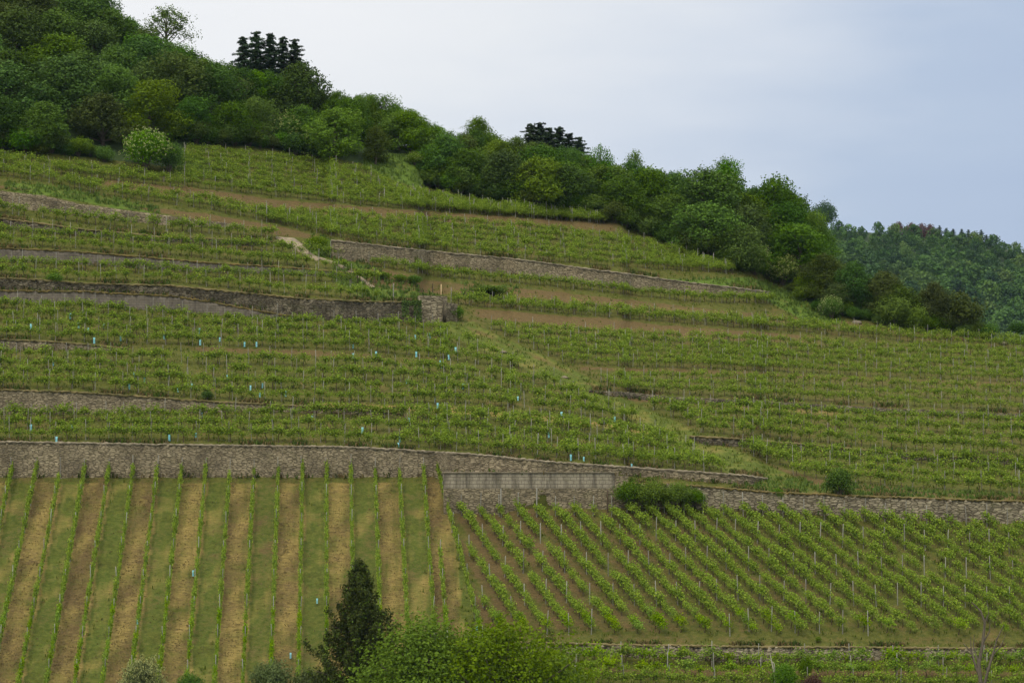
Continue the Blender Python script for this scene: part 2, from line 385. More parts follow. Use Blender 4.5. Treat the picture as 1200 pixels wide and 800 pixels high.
# hillside material: attribute zone (R brown soil, G lush grass, B straw)
b = NB('hillside_ground')
g = b.node('ShaderNodeTexCoord').outputs['Object']
at = b.node('ShaderNodeAttribute', attribute_name='zone')
sz = b.node('ShaderNodeSeparateColor'); b.l.new(at.outputs['Color'], sz.inputs[0])
n1 = b.noise(g, 0.35, 5, 0.6); n2 = b.noise(g, 2.2, 5, 0.7); n3 = b.noise(g, 9.0, 3, 0.7); n4 = b.noise(g, 0.09, 3)
grass = b.mix(b.ramp(n2, 0.3, 0.7), (0.040, 0.048, 0.010), (0.105, 0.110, 0.024))
lush = b.mix(b.ramp(n2, 0.3, 0.7), (0.040, 0.076, 0.012), (0.105, 0.160, 0.024))
mst = b.node('ShaderNodeMapping'); mst.inputs['Scale'].default_value = (0.8, 3.0, 3.0); b.l.new(g, mst.inputs['Vector'])
n5 = b.noise(mst.outputs[0], 2.4, 4, 0.75)
straw = b.mix(b.ramp(n5, 0.32, 0.68), (0.130, 0.096, 0.028), (0.310, 0.235, 0.082))
soil = b.mix(b.ramp(n5, 0.3, 0.7), (0.070, 0.048, 0.020), (0.165, 0.115, 0.050))
soil = b.mix(b.ramp(n3, 0.35, 0.75, 0, 0.7), soil, (0.062, 0.042, 0.024, 1))
def zf(sock, n, w=0.5):   # soften a zone weight by noise
    return b.math('MULTIPLY', b.math('SUBTRACT', b.math('ADD', sock, b.math('MULTIPLY', b.math('SUBTRACT', n, 0.5), 2*w)), 0.25), 2.0, clamp=True)
c = b.mix(zf(sz.outputs[1], n1, 0.4), grass, lush)
c = b.mix(zf(sz.outputs[2], n1, 0.7), c, straw)
c = b.mix(zf(sz.outputs[0], b.math('ADD', b.math('MULTIPLY', n1, 0.5), b.math('MULTIPLY', n2, 0.5)), 1.2), c, soil)
c = b.mix(b.ramp(n3, 0.40, 0.72, 0, 0.45), c, (0.035, 0.042, 0.012, 1))
b.princ(c, 0.95, b.bump(b.math('ADD', n2, b.math('MULTIPLY', n3, 0.6)), 0.7, 0.12), spec=0.05)
M['ground'] = b.m
b = NB('valley_meadow')
g = b.node('ShaderNodeTexCoord').outputs['Object']
n1 = b.noise(g, 0.02, 5); n2 = b.noise(g, 0.5, 5)
b.princ(b.mix(b.ramp(n1, 0.35, 0.65), b.mix(n2, (0.05, 0.09, 0.02), (0.11, 0.16, 0.035)), (0.09, 0.10, 0.035)), 0.95)
M['valley'] = b.m
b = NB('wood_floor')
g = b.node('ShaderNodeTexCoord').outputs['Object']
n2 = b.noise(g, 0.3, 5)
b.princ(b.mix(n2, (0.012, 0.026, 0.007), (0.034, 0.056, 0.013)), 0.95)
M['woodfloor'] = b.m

# ------------------------------------------------------------------ hillside mesh
def band(top, bot, soft=1.5, ext=True):
    x0, x1 = top[0][0], top[-1][0]
    t = ip(UU, top); bt = ip(UU, bot)
    m = np.clip((VV-t)/soft+0.5, 0, 1)*np.clip((bt-VV)/soft+0.5, 0, 1)
    return m*np.clip((UU-x0)/12+0.5, 0, 1)*np.clip((x1-UU)/12+0.5, 0, 1)
def zones():
    R = np.full(UU.shape, 0.24); Gr = np.full(UU.shape, 0.10); S = np.full(UU.shape, 0.10)
    def setR(m, v): R[:] = R*(1-m)+v*m
    def setG(m, v): Gr[:] = Gr*(1-m)+v*m
    def setS(m, v): S[:] = S*(1-m)+v*m
    # brown banks between the terraces
    for t, bt, v in (
        ([(120,210),(240,222),(330,235),(400,240),(500,248),(600,254),(722,262)], [(120,218),(240,233),(330,246),(400,252),(500,260),(600,265),(722,271)], 0.80),
        ([(150,241),(240,250),(330,266),(380,278)], [(150,243),(240,258),(330,276),(380,282)], 0.85),
        ([(-300,212),(0,218),(40,222)], [(-300,216),(0,222),(40,223)], 0.8),
        ([(430,312),(500,328),(640,341),(740,352),(840,363),(930,372)], [(430,335),(500,343),(640,353),(740,362),(840,374),(930,380)], 0.80),
        ([(560,362),(700,373),(800,383),(900,390),(960,395)], [(560,372),(700,386),(800,395),(900,401),(960,402)], 0.90),
        ([(680,430),(815,433),(900,437),(1025,443),(1200,449),(1500,462)], [(680,433),(815,437),(900,441),(1025,447),(1200,453),(1500,466)], 0.75),
        ([(690,458),(800,466),(900,470),(1025,477),(1200,486),(1500,497)], [(690,466),(800,474),(900,478),(1025,485),(1200,493),(1500,504)], 0.85),
        ([(840,526),(900,543),(960,562),(1100,577),(1500,590)], [(840,530),(900,555),(960,570),(1100,582),(1500,596)], 0.7),
        ([(225,406),(400,412),(450,416)], [(225,411),(400,419),(450,424)], 0.7),
        ([(930,350),(960,370),(1000,378),(1050,384),(1160,396)], [(930,360),(960,379),(1000,386),(1050,393),(1160,402)], 0.85),
        ([(580,741),(700,744),(900,745),(1500,749)], [(580,749),(700,751),(900,753),(1500,757)], 0.38),
        ([(700,783),(1000,785),(1500,788)], [(700,790),(1000,792),(1500,795)], 0.75),
        ([(-300,338),(0,340),(100,341)], [(-300,342),(0,343),(100,343)], 0.7),
    ): setR(band(t, bt), v)
    # right-hand plots are a bit barer
    m = (VV < 520) & (VV > 372) & (UU > ipc(VV, PATH_R)); R[m] = np.maximum(R[m], 0.32)
    m = (VV < 270) & (VV > 170) & (UU < 900); Gr[m] = np.maximum(Gr[m], 0.3)
    # straw banks
    for t, bt, v in (
        ([(380,472),(500,476),(560,479),(640,487),(720,497),(790,510)], [(380,480),(500,482),(560,486),(640,494),(720,503),(790,516)], 0.75),
        ([(640,346),(740,356),(860,366)], [(640,349),(740,360),(860,370)], 0.8),
        ([(860,476),(1000,482)], [(860,480),(1000,487)], 0.5),
        ([(-300,600),(0,600),(1500,600)], [(-300,560),(0,560),(1500,560)], 0.3)): setS(band(t, bt), v)
    # grassy path
    vp = (VV > 376) & (VV < 572)
    pl = np.interp(VV, *P(PATH_L)); pr = np.interp(VV, *P(PATH_R))
    inp = np.clip((UU-pl)/6+0.5, 0, 1)*np.clip((pr-UU)/6+0.5, 0, 1)*vp
    setR(inp, 0.03); setG(inp, 0.50); setS(inp, 0.27)
    rut = inp*np.exp(-((UU-(0.25*pl+0.75*pr))/6.0)**2)
    setR(rut*(VV < 470), 0.45)
    # lush banks
    for t, bt, v in (
        ([(740,322),(800,328),(880,325),(940,345),(985,372)], [(740,330),(800,333),(880,342),(940,374),(985,381)], 1.0),
        ([(430,188),(495,205)], [(430,199),(495,223)], 1.0),
        ([(205,176),(240,186)], [(205,204),(240,208)], 0.9),
        ([(360,272),(395,282)], [(360,300),(395,303)], 1.0),
        ([(390,300),(430,312),(520,350)], [(390,330),(430,352),(520,352)], 0.7),
        ([(10,214),(60,218),(130,232),(180,243)], [(10,224),(60,230),(130,243),(180,250)], 0.9),
        ([(540,332),(605,336)], [(540,346),(605,348)], 1.0),
        ([(1060,372),(1200,382),(1500,400)], [(1060,388),(1200,404),(1500,426)], 0.9),
        ([(860,556),(950,566),(1200,580)], [(860,577),(950,581),(1200,588)], 0.4),
    ): setG(band(t, bt), v); 
    for t, bt in ((([(740,322),(800,328),(880,325),(940,345),(985,372)]), ([(740,330),(800,333),(880,342),(940,374),(985,381)])),):
        setR(band(t, bt), 0.1)
    # striped plot, lower left: every second lane is dry mown straw
    q = 385+(UU-385)*(557+1050.0)/(VV+1050.0)
    idx = (q-15)/28.3
    par = np.floor(idx).astype(int) % 2
    fr = idx-np.floor(idx)
    mL = (VV > 557) & (UU < 515+(VV-557)*0.26)
    edge_ = np.clip(np.minimum(fr, 1-fr)*5, 0, 1)
    S[mL] = np.where(par == 1, 0.42+0.20*edge_, 0.20)[mL]
    rt_ = (np.exp(-((fr-0.30)/0.06)**2)+np.exp(-((fr-0.72)/0.06)**2))
    S[mL] = (S-0.16*rt_*(par == 1)+0.10*rt_*(par == 0))[mL]
    R[mL] = np.where(par == 1, 0.42+0.10*np.sin(idx*2.3), 0.22+0.06*np.sin(idx*1.3))[mL]
    Gr[mL] = np.where(par == 1, 0.0, 0.42)[mL]
    S[mL & (np.abs(fr-0.06) < 0.07)] = 0.55
    wob = np.sin(idx*0.9+VV*0.021)*np.sin(VV*0.047+idx*2.1)+0.6*np.sin(idx*5.3+VV*0.083)+0.5*np.sin(VV*0.16+idx*3.7)
    S[mL] = np.clip(S+0.13*wob, 0, 1)[mL]; R[mL] = np.clip(R-0.10*wob+0.06*np.sin(np.floor(idx)*2.7), 0, 1)[mL]
    top = mL & (VV < 566); S[top] = 0.25; Gr[top] = 0.3
    mR = (VV > 595) & (VV < 740) & ~mL
    R[mR] = np.maximum(R[mR], np.interp(UU, [540, 700, 900, 1200], [0.62, 0.46, 0.30, 0.22])[mR])
    Gr[mR] = 0.30
    xb_ = 90+(UU-90)*778.0/(VV+30.0); ph_ = (xb_-643)/27.0-np.floor((xb_-643)/27.0)
    st_ = np.interp(ph_, [0, 0.25, 0.5, 0.75, 1.0], [0.35, -0.25, -0.3, 0.45, 0.35])
    R[mR] = np.clip(R+st_*0.5-0.08, 0, 1)[mR]; Gr[mR] = np.clip(0.35-st_*0.5, 0, 1)[mR]*0.66
    # wood floor
    wf = VV < ip(UU, EDGE)-6
    R[wf] = 0.1; Gr[wf] = 0.9; S[wf] = 0.0
    return R, Gr, S
R_, G_, S_ = zones()
# build: rows above the crest roll over to the back of the hill
crest = ip(US, CREST)
XYZ = pt(UU, VV, np.exp(LNY))
for i in range(len(US)):
    j0 = int(np.ceil(VS[0]-crest[i]))
    n = len(VS)-j0
    if n > 0:
        k = np.arange(1, n+1)
        y = XYZ[j0-1, i, 1]; z = XYZ[j0-1, i, 2]; x = XYZ[j0-1, i, 0]
        yy = y+k*0.9
        XYZ[j0:, i, 0] = x/y*yy; XYZ[j0:, i, 1] = yy
        XYZ[j0:, i, 2] = z+0.06*k-0.0016*k**2*0.9
nr, nc = len(VS), len(US)
bumpz = 0.05*np.sin(XYZ[..., 0]*1.3+XYZ[..., 1]*0.7)+0.04*np.sin(XYZ[..., 0]*2.9-XYZ[..., 1]*1.9)
idm = np.arange(nr*nc).reshape(nr, nc)
Q = np.stack([idm[:-1, :-1], idm[:-1, 1:], idm[1:, 1:], idm[1:, :-1]], -1).reshape(-1, 4)
V = XYZ.copy(); V[..., 2] += bumpz*0.6
vq = 0.25*(VV[:-1,:-1]+VV[1:,:-1]+VV[:-1,1:]+VV[1:,1:]); uq_ = 0.5*(UU[:-1,:-1]+UU[:-1,1:])
WF = ((vq < ip(uq_, EDGE)-5) & ~((uq_ > 425) & (uq_ < 495) & (vq > 180))).astype(np.int32).ravel()
hill = link('hillside', np_mesh('hillside', V.reshape(-1, 3), Q, smooth=True, mats=[M['ground'], M['woodfloor']], mat_idx=WF))
ca = hill.data.color_attributes.new('zone', 'FLOAT_COLOR', 'POINT')
ca.data.foreach_set('color', np.stack([R_, G_, S_, np.ones_like(R_)], -1).astype(np.float32).ravel())
tagp(hill, 'terraced vineyard hillside of grass and bare brown soil', 'hillside', kind='structure')
# valley floor reaching the horizon
zf_ = float(XYZ[0, :, 2].min())-0.5
g0 = np.linspace(-6000, 6000, 61); gx, gy = np.meshgrid(g0, g0+3000)
gz = np.full(gx.shape, zf_)
idg = np.arange(gx.size).reshape(gx.shape)
Qg = np.stack([idg[:-1, :-1], idg[:-1, 1:], idg[1:, 1:], idg[1:, :-1]], -1).reshape(-1, 4)
vf = link('valley_floor', np_mesh('valley_floor', np.stack([gx, gy, gz], -1).reshape(-1, 3), Qg, M['valley'], smooth=True))
tagp(vf, 'flat green valley floor below the vineyard', 'ground', kind='structure')
print('depths', [round(float(Y(u, v))) for u, v in ((0, 800), (0, 560), (0, 400), (0, 200), (600, 800), (600, 400), (1150, 620), (1150, 420), (900, 300), (300, 150))])

# ------------------------------------------------------------------ stone walls
def make_wall(name, key, mat, label, cat='stone wall', capmat=None, thick=0.5, proud=0.14, capname='coping', sub=None, x0=None, x1=None, rough=0.035, group=None):
    t, bt = W[key]
    a = t[0][0] if x0 is None else x0; z_ = t[-1][0] if x1 is None else x1
    a = max(a, -220); z_ = min(z_, 1420)
    us = np.arange(a, z_+0.1, 2.5)
    vt = ipc(us, t); vb = ipc(us, bt)
    yb = Y(us, vb+1.5) - proud
    # smooth the foot line a little
    k = np.ones(5)/5; ybs = np.convolve(np.pad(yb, 2, mode='edge'), k, 'valid'); yb = ybs
    B = pt(us, vb, yb); H = B[:, 1]*0
    T_ = pt(us, vt, yb+0.02)
    Ht = np.maximum(T_[:, 2]-B[:, 2], 0.05)
    nzr = max(4, int(Ht.max()/0.22))
    seg = np.concatenate([[0], np.cumsum(np.linalg.norm(np.diff(B, axis=0), axis=1))])
    rr = np.random.default_rng(abs(hash(key)) % 1000 if False else sum(map(ord, key)))
    topj = rr.normal(0, 0.022, len(us))+0.04*np.sin(seg*0.13)
    V, UVs = [], []
    fr = np.linspace(0, 1, nzr)
    rows = []
    base_z = B[:, 2]-0.5
    for q in fr:
        z = base_z+(T_[:, 2]+topj-base_z)*q
        y = yb+0.06*q*Ht + rr.normal(0, rough, len(us))
        rows.append(np.stack([B[:, 0]/B[:, 1]*y, y, z], -1)); UVs.append(np.stack([seg, z], -1))
    ztop = T_[:, 2]+topj
    yt = yb+0.06*Ht
    for dd in (0.25*thick, thick):
        y = yt+dd+proud
        rows.append(np.stack([B[:, 0]/B[:, 1]*y, y, ztop+rr.normal(0, 0.02, len(us))], -1)); UVs.append(np.stack([seg, ztop+dd], -1))
    y = yt+thick+proud
    rows.append(np.stack([B[:, 0]/B[:, 1]*y, y+0.02, base_z], -1)); UVs.append(np.stack([seg, base_z], -1))
    n = len(rows); m = len(us)
    V = np.concatenate(rows); UV = np.concatenate(UVs)
    ids = np.arange(n*m).reshape(n, m)
    Q = np.stack([ids[:-1, :-1], ids[:-1, 1:], ids[1:, 1:], ids[1:, :-1]], -1).reshape(-1, 4)
    # close the ends with fans of quads
    Tn = []
    for col in (0, m-1):
        for i in range(1, n-1): Tn.append((ids[0, col], ids[i, col], ids[i+1, col]))
    o = link(name, np_mesh(name, V, Q, mat, T=np.array(Tn), uv=UV))
    tagp(o, label, cat, group)
    if capmat:
        # rounded coping lying on the wall top
        C = []
        h = 0.04
        prof = [(-0.06, -0.10), (-0.12, 0.02), (-0.05, h), (0.25*thick, h+0.04), (0.7*thick, h), (thick+0.05, -0.02)]
        for (dy, dz) in prof:
            jj = rr.normal(0, 0.018, m); y = yt+dy+rr.normal(0, 0.04, m)
            C.append(np.stack([B[:, 0]/B[:, 1]*y, y, ztop+dz+jj], -1))
        ids = np.arange(len(prof)*m).reshape(len(prof), m)
        Qc = np.stack([ids[:-1, :-1], ids[:-1, 1:], ids[1:, 1:], ids[1:, :-1]], -1).reshape(-1, 4)
        link(capname, np_mesh(capname, np.concatenate(C), Qc, capmat), parent=o)
    return o
make_wall('retaining_wall', 'low', M['stone'], 'long dry stone wall with pale coping directly above the striped vine lanes', capmat=M['capstone'])
make_wall('retaining_wall', 'lowright', M['stone_warm'], 'warm cream rubble stone wall along the top of the slanting vine rows on the right', capmat=M['moss'], capname='mossy_coping', rough=0.07)
make_wall('retaining_wall', 'second', M['stone'], 'buff stone wall two terraces above the striped lanes, fading out to the right', capmat=M['drycap'], capname='dry_grass_coping')
make_wall('retaining_wall', 'short', M['stone'], 'short low stone wall at the left edge between two vine terraces with blue tubes', capmat=M['drycap'], capname='dry_grass_coping')
make_wall('retaining_wall', 'high', M['stone_dark'], 'dark lichen-stained rubble wall running left to the ivy covered corner', capmat=M['drycap'], capname='dry_grass_coping', rough=0.07)
make_wall('retaining_wall', 'ledge', M['render'], 'grey rendered lower wall with an orange moss ledge, in front of the dark rubble wall', capmat=M['moss'], capname='mossy_coping', thick=0.7)
make_wall('retaining_wall', 'grey', M['render'], 'smooth dark grey wall with stakes before it, middle of the left terraces', capmat=M['moss'], capname='mossy_coping')
make_wall('retaining_wall', 'thin', M['stone_dark'], 'thin dark stone wall capped by straw coloured grass, above the smooth grey wall', capmat=M['drycap'], capname='dry_grass_coping')
make_wall('retaining_wall', 'upper', M['stone'], 'uppermost brown stone wall at the left edge below two single vine rows', rough=0.05)
make_wall('retaining_wall', 'long', M['stone'], 'long pale wall slanting down to the right below the upper middle vineyard', capmat=M['capstone'])
make_wall('retaining_wall', 'edge', M['stone_dark'], 'very low dark stone edge on the right starting at the grassy path', rough=0.06)
make_wall('retaining_wall', 'stepw', M['stone_dark'], 'low dark wall under the second lowest terrace on the right', capmat=M['drycap'], capname='dry_grass_coping', rough=0.06)
make_wall('retaining_wall', 'bottom', M['stone_warm'], 'low crumbling pale stone wall at the bottom right below the slanting vine rows', capmat=M['drycap'], capname='dry_grass_coping', rough=0.08)

# block wall that juts out in front of the long lower wall: rubble base + concrete block courses + slab
def box_pts(P0, P1, z0a, z0b, z1a, z1b, thick):
    d = (P1-P0)[:2]; L = np.linalg.norm(d); nrm = np.array([d[1], -d[0]])/L; nrm = nrm if nrm[1] < 0 else -nrm
    bx, by = P0[:2]-nrm*thick, P1[:2]-nrm*thick
    return np.array([(P0[0],P0[1],z0a),(P1[0],P1[1],z0b),(P1[0],P1[1],z1b),(P0[0],P0[1],z1a),
                     (bx[0],bx[1],z0a),(by[0],by[1],z0b),(by[0],by[1],z1b),(bx[0],bx[1],z1a)]), L
BQ = np.array([(0,1,2,3),(5,4,7,6),(4,0,3,7),(1,5,6,2),(3,2,6,7),(4,5,1,0)])
def slab_mesh(name, V8, L, mat, nx=None, jit=0.0):
    nx = nx or max(2, int(L/0.35)); rr = np.random.default_rng(5)
    z0 = V8[0,2]; z1 = V8[3,2]; nzv = max(2, int((z1-z0)/0.22)+1)
    V, UV, ids = [], [], []
    a, b_, c_, d_ = V8[0], V8[1], V8[2], V8[3]
    for j in range(nzv):
        for i in range(nx+1):
            s, t = i/nx, j/(nzv-1)
            p = (a*(1-s)+b_*s)*(1-t)+(d_*(1-s)+c_*s)*t
            p = p.copy(); p[1] += rr.normal(0, jit) if 0 < i < nx and 0 < j < nzv-1 else 0
            V.append(p); UV.append((s*L, p[2]))
    ids = np.arange(len(V)).reshape(nzv, nx+1)
    Q = list(np.stack([ids[:-1,:-1], ids[:-1,1:], ids[1:,1:], ids[1:,:-1]], -1).reshape(-1,4))
    n0 = len(V)
    for k in range(8): V.append(V8[k]); UV.append((V8[k][0], V8[k][2]+V8[k][1]))
    for f in BQ[1:]: Q.append(np.array(f)+n0)
    return np_mesh(name, np.array(V), np.array(Q), mat, uv=np.array(UV))
PA = pt(520, 599, Y(523, 600)-0.25); PB = pt(733, 592.5, Y(728, 594)-0.25)
zt = 0.5*(pt(520, 554, PA[1])[2]+pt(733, 554, PB[1])[2]); zm = 0.5*(pt(600, 572, PA[1])[2]+pt(700, 572, PB[1])[2])
PA2, PB2 = PA.copy(), PB.copy()
blk = bpy.data.objects.new('block_wall', None); COL.objects.link(blk)
tagp(blk, 'jutting wall with grey concrete block courses over brown rubble, tall and straight topped', 'block wall')
V8, L = box_pts(PA, PB, PA[2]-0.6, PB[2]-0.6, zm, zm, 3.2)
link('rubble_base', slab_mesh('rubble_base', V8, L, M['stone'], jit=0.04), parent=blk)
PB3 = PA+(PB-PA)*0.94
V8, L = box_pts(PA+np.array([0,0.05,0]), PB3+np.array([0,0.05,0]), zm+0.003, zm+0.003, zt, zt, 3.0)
link('block_courses', slab_mesh('block_courses', V8, L, M['block'], jit=0.004), parent=blk)
V8, L = box_pts(PA+np.array([-0.05,-0.05,0]), PB3+np.array([0.05,-0.05,0]), zt+0.003, zt+0.003, zt+0.09, zt+0.09, 3.2)
link('top_slab', slab_mesh('top_slab', V8, L, M['capstone']), parent=blk)
# side return of the block wall is its box depth; the stepped right shoulder
V8, L = box_pts(PB3+np.array([0.02,0.08,0]), PB+np.array([0.25,0.08,0]), zm-0.2, zm-0.2, zt-0.25, zt-0.25, 2.6)
link('end_shoulder', slab_mesh('end_shoulder', V8, L, M['stone'], jit=0.03), parent=blk)

# bright stone corner pier at the end of the dark wall, with its small lower continuation
def pier(u0, v0, u1, v1, vtop0, vtop1, thick, mat, name, label, dy=0.0):
    A = pt(u0, v0, Y(0.5*(u0+u1), max(v0, v1)+2)-0.35+dy); B = pt(u1, v1, A[1]+0.4)
    za = pt(u0, vtop0, A[1])[2]; zb = pt(u1, vtop1, B[1])[2]
    V8, L = box_pts(A, B, A[2]-0.5, B[2]-0.5, za, zb, thick)
    o = link(name, slab_mesh(name, V8, L, mat, jit=0.035)); tagp(o, label, 'stone wall'); return o
pier(492, 376, 524, 375, 346, 347, 2.4, M['stone_warm'], 'corner_pier', 'bright square stone corner block beside the ivy, at the head of the grassy path')
pier(523, 374, 536, 372, 354, 356, 1.6, M['stone_dark'], 'wall_stub', 'small dark wall stub right of the bright stone corner block')

# pale stone ramp at the end of the thin wall
def sheet(name, left, right, mat, label, lift=0.1, n=24):
    L = np.array(left, float); R = np.array(right, float)
    s = np.linspace(0, 1, n)
    def rs(A):
        d = np.concatenate([[0], np.cumsum(np.linalg.norm(np.diff(A, axis=0), axis=1))]); d /= d[-1]
        return np.stack([np.interp(s, d, A[:, 0]), np.interp(s, d, A[:, 1])], -1)
    a, b_ = rs(L), rs(R); rows = []
    for q in (0, 0.33, 0.67, 1): 
        m = a*(1-q)+b_*q; p = pt(m[:, 0], m[:, 1]); p[:, 2] += lift; p[:, 1] -= 0.05; rows.append(p)
    lo = [r.copy() for r in (rows[0], rows[-1])]
    for r in lo: r[:, 2] -= lift+0.3
    rows = [lo[0]]+rows+[lo[1]]
    ids = np.arange(len(rows)*n).reshape(len(rows), n)
    Q = np.stack([ids[:-1, :-1], ids[:-1, 1:], ids[1:, 1:], ids[1:, :-1]], -1).reshape(-1, 4)
    o = link(name, np_mesh(name, np.concatenate(rows), Q, mat)); tagp(o, label, 'path', kind='structure'); return o
sheet('stone_path', [(322,278),(340,288),(358,300),(372,306)], [(345,280),(356,288),(364,297),(376,304)], M['slab'], 'pale stone ramp slanting down between the left terraces')
sheet('path_kerb', [(372,303),(395,311),(418,325),(436,338)], [(376,303),(398,310),(421,324),(440,338)], M['slab'], 'thin pale kerb running down from the stone ramp', lift=0.15)

# ------------------------------------------------------------------ leaf clouds
def leaf_quads(C, N, size, r, asp=0.62, jitter=0.7):
    """diamond leaves: centres C (n,3), preferred normals N, per-leaf size"""
    n = len(C)
    nn = N + jitter*r.normal(size=(n, 3)); nn /= np.linalg.norm(nn, axis=1)[:, None]+1e-9
    a = np.cross(nn, r.normal(size=(n, 3))); a /= np.linalg.norm(a, axis=1)[:, None]+1e-9
    b_ = np.cross(nn, a)
    s = (size*(0.7+0.6*r.random(n)))[:, None]
    V = np.stack([C-a*s*0.5, C-b_*s*0.5*asp+nn*s*0.06, C+a*s*0.5, C+b_*s*0.5*asp+nn*s*0.06], 1).reshape(-1, 3)
    Q = np.arange(4*n).reshape(n, 4)
    return V, Q
def tube(pts, rad, k=6):
    pts = np.array(pts, float); n = len(pts); V = []
    for i in range(n):
        d = pts[min(i+1, n-1)]-pts[max(i-1, 0)]; d /= np.linalg.norm(d)+1e-9
        a = np.cross(d, [0.3, 1, 0.1]); a /= np.linalg.norm(a)+1e-9; b_ = np.cross(d, a)
        for j in range(k):
            t = 2*math.pi*j/k; V.append(pts[i]+rad[i]*(math.cos(t)*a+math.sin(t)*b_))
    ids = np.arange(n*k).reshape(n, k)
    Q = np.stack([ids[:-1], np.roll(ids[:-1], -1, 1), np.roll(ids[1:], -1, 1), ids[1:]], -1).reshape(-1, 4)
    return np.array(V), Q
def cat(parts):
    V, Q, o = [], [], 0
    for v, q in parts: V.append(v); Q.append(q+o); o += len(v)
    return np.concatenate(V), np.concatenate(Q)

# broadleaf tree, unit: height 1, crown radius ~0.42 ; origin at the base
def tree_geo(seed, leaves=10500, leaf=0.032, lobes=18, wide=0.42, low=0.04, open_=0.0, top=1.0):
    r = np.random.default_rng(seed)
    L, limbs = [], []
    trunk_top = np.array([r.normal(0, 0.02), r.normal(0, 0.02), 0.55])
    limbs.append(tube([(0, 0, -0.05), (r.normal(0, .01), 0, 0.2), trunk_top*[1, 1, 0.7], trunk_top, (trunk_top[0], trunk_top[1], 0.85)], [0.034, 0.026, 0.02, 0.014, 0.004], 7))
    for i in range(lobes):
        th = 2*math.pi*(i*0.618+r.random()*0.15)
        h = low+0.12+(top-low-0.24)*((i+0.5)/lobes)
        prof = math.sin(math.pi*min(1, max(0.0, (h-low+0.10)/(top-low+0.06)))**0.8)
        rad = wide*0.78*prof*(0.45+0.60*r.random())
        if i >= lobes-2: rad *= 0.3
        c = np.array([math.cos(th)*rad, math.sin(th)*rad, h])
        s = (0.12+0.09*r.random())*(1.0-0.30*(h > 0.8*top))
        L.append((c, s))
        st = np.array([0, 0, max(0.14, h-0.28)]) + [trunk_top[0]*h, trunk_top[1]*h, 0]
        mid = 0.5*(st+c)+[0, 0, -0.02]
        limbs.append(tube([st, mid, c+0.5*s*np.array([math.cos(th), math.sin(th), 0.4])], [0.012, 0.008, 0.002], 5))
    w = np.array([s**2 for _, s in L]); w /= w.sum()
    pick = r.choice(len(L), leaves, p=w)
    C0 = np.array([c for c, _ in L])[pick]; S0 = np.array([s for _, s in L])[pick]
    d = r.normal(size=(leaves, 3)); d /= np.linalg.norm(d, axis=1)[:, None]
    # ragged lobes: sub-clumps
    ph = r.random(6)*6.28
    rag = 1+0.32*np.sin(d[:, 0]*7+ph[0]+pick)*np.sin(d[:, 2]*6+ph[1]+pick*2)+0.15*np.sin(d[:, 1]*11+ph[2]+pick)
    rr = S0*rag*(r.random(leaves)**(0.16 if not open_ else 0.4))*(1+0.10*r.normal(size=leaves))
    P_ = C0+d*rr[:, None]*[1.08, 1.08, 0.82]
    keep = P_[:, 2] > low*0.6
    if open_:
        f = np.sin(P_[:, 0]*23+ph[3])*np.sin(P_[:, 1]*23+ph[4])*np.sin(P_[:, 2]*27+ph[5])
        keep &= f > open_-0.5
    P_ = P_[keep]; d = d[keep]
    V, Q = leaf_quads(P_, d*0.9+[0, 0, 0.35], leaf, r)
    return cat(limbs), (V, Q)
def conifer_geo(seed, n=26, leaf=0.022, wide=0.25, lv=16000, low=0.06, droop=0.35):
    r = np.random.default_rng(seed)
    limbs = [tube([(0, 0, -0.05), (0, 0, 0.5), (0, 0, 1.0)], [0.025, 0.014, 0.002], 6)]
    C, N = [], []
    for k in range(n):
        h = low+(1-low)*(k/n)**0.92
        rad = wide*(1-h)**0.75*(0.8+0.35*r.random())+0.008
        nb = 7
        for j in range(nb):
            th = 2*math.pi*(j/nb)+r.random()*0.9+k
            h_ = h; h = h_+r.normal()*0.020; rl = rad*(0.35+0.85*r.random()); dirn = np.array([math.cos(th), math.sin(th), 0])
            m = max(6, int(lv/n/nb*(rad/wide*1.6+0.3)))
            t = r.random(m)**0.7
            p = np.array([0, 0, h])+dirn*(t*rl)[:, None]; p[:, 2] += -droop*rl*t+0.18*rl*t**3
            side = np.cross(dirn, [0, 0, 1]); p += side*(r.normal(size=m)*0.13*rl*(1.15-t))[:, None]; p[:, 2] += r.normal(size=m)*0.007
            C.append(p); N.append(np.tile([0, 0, 1.0], (m, 1))*0.8+dirn*0.3)
            limbs.append(tube([(0, 0, h), tuple(np.array([0, 0, h])+dirn*rl*0.8-[0, 0, droop*rl*0.7])], [0.006, 0.001], 4)); h = h_
    V, Q = leaf_quads(np.concatenate(C), np.concatenate(N), leaf, r, asp=0.35, jitter=0.5)
    return cat(limbs), (V, Q)
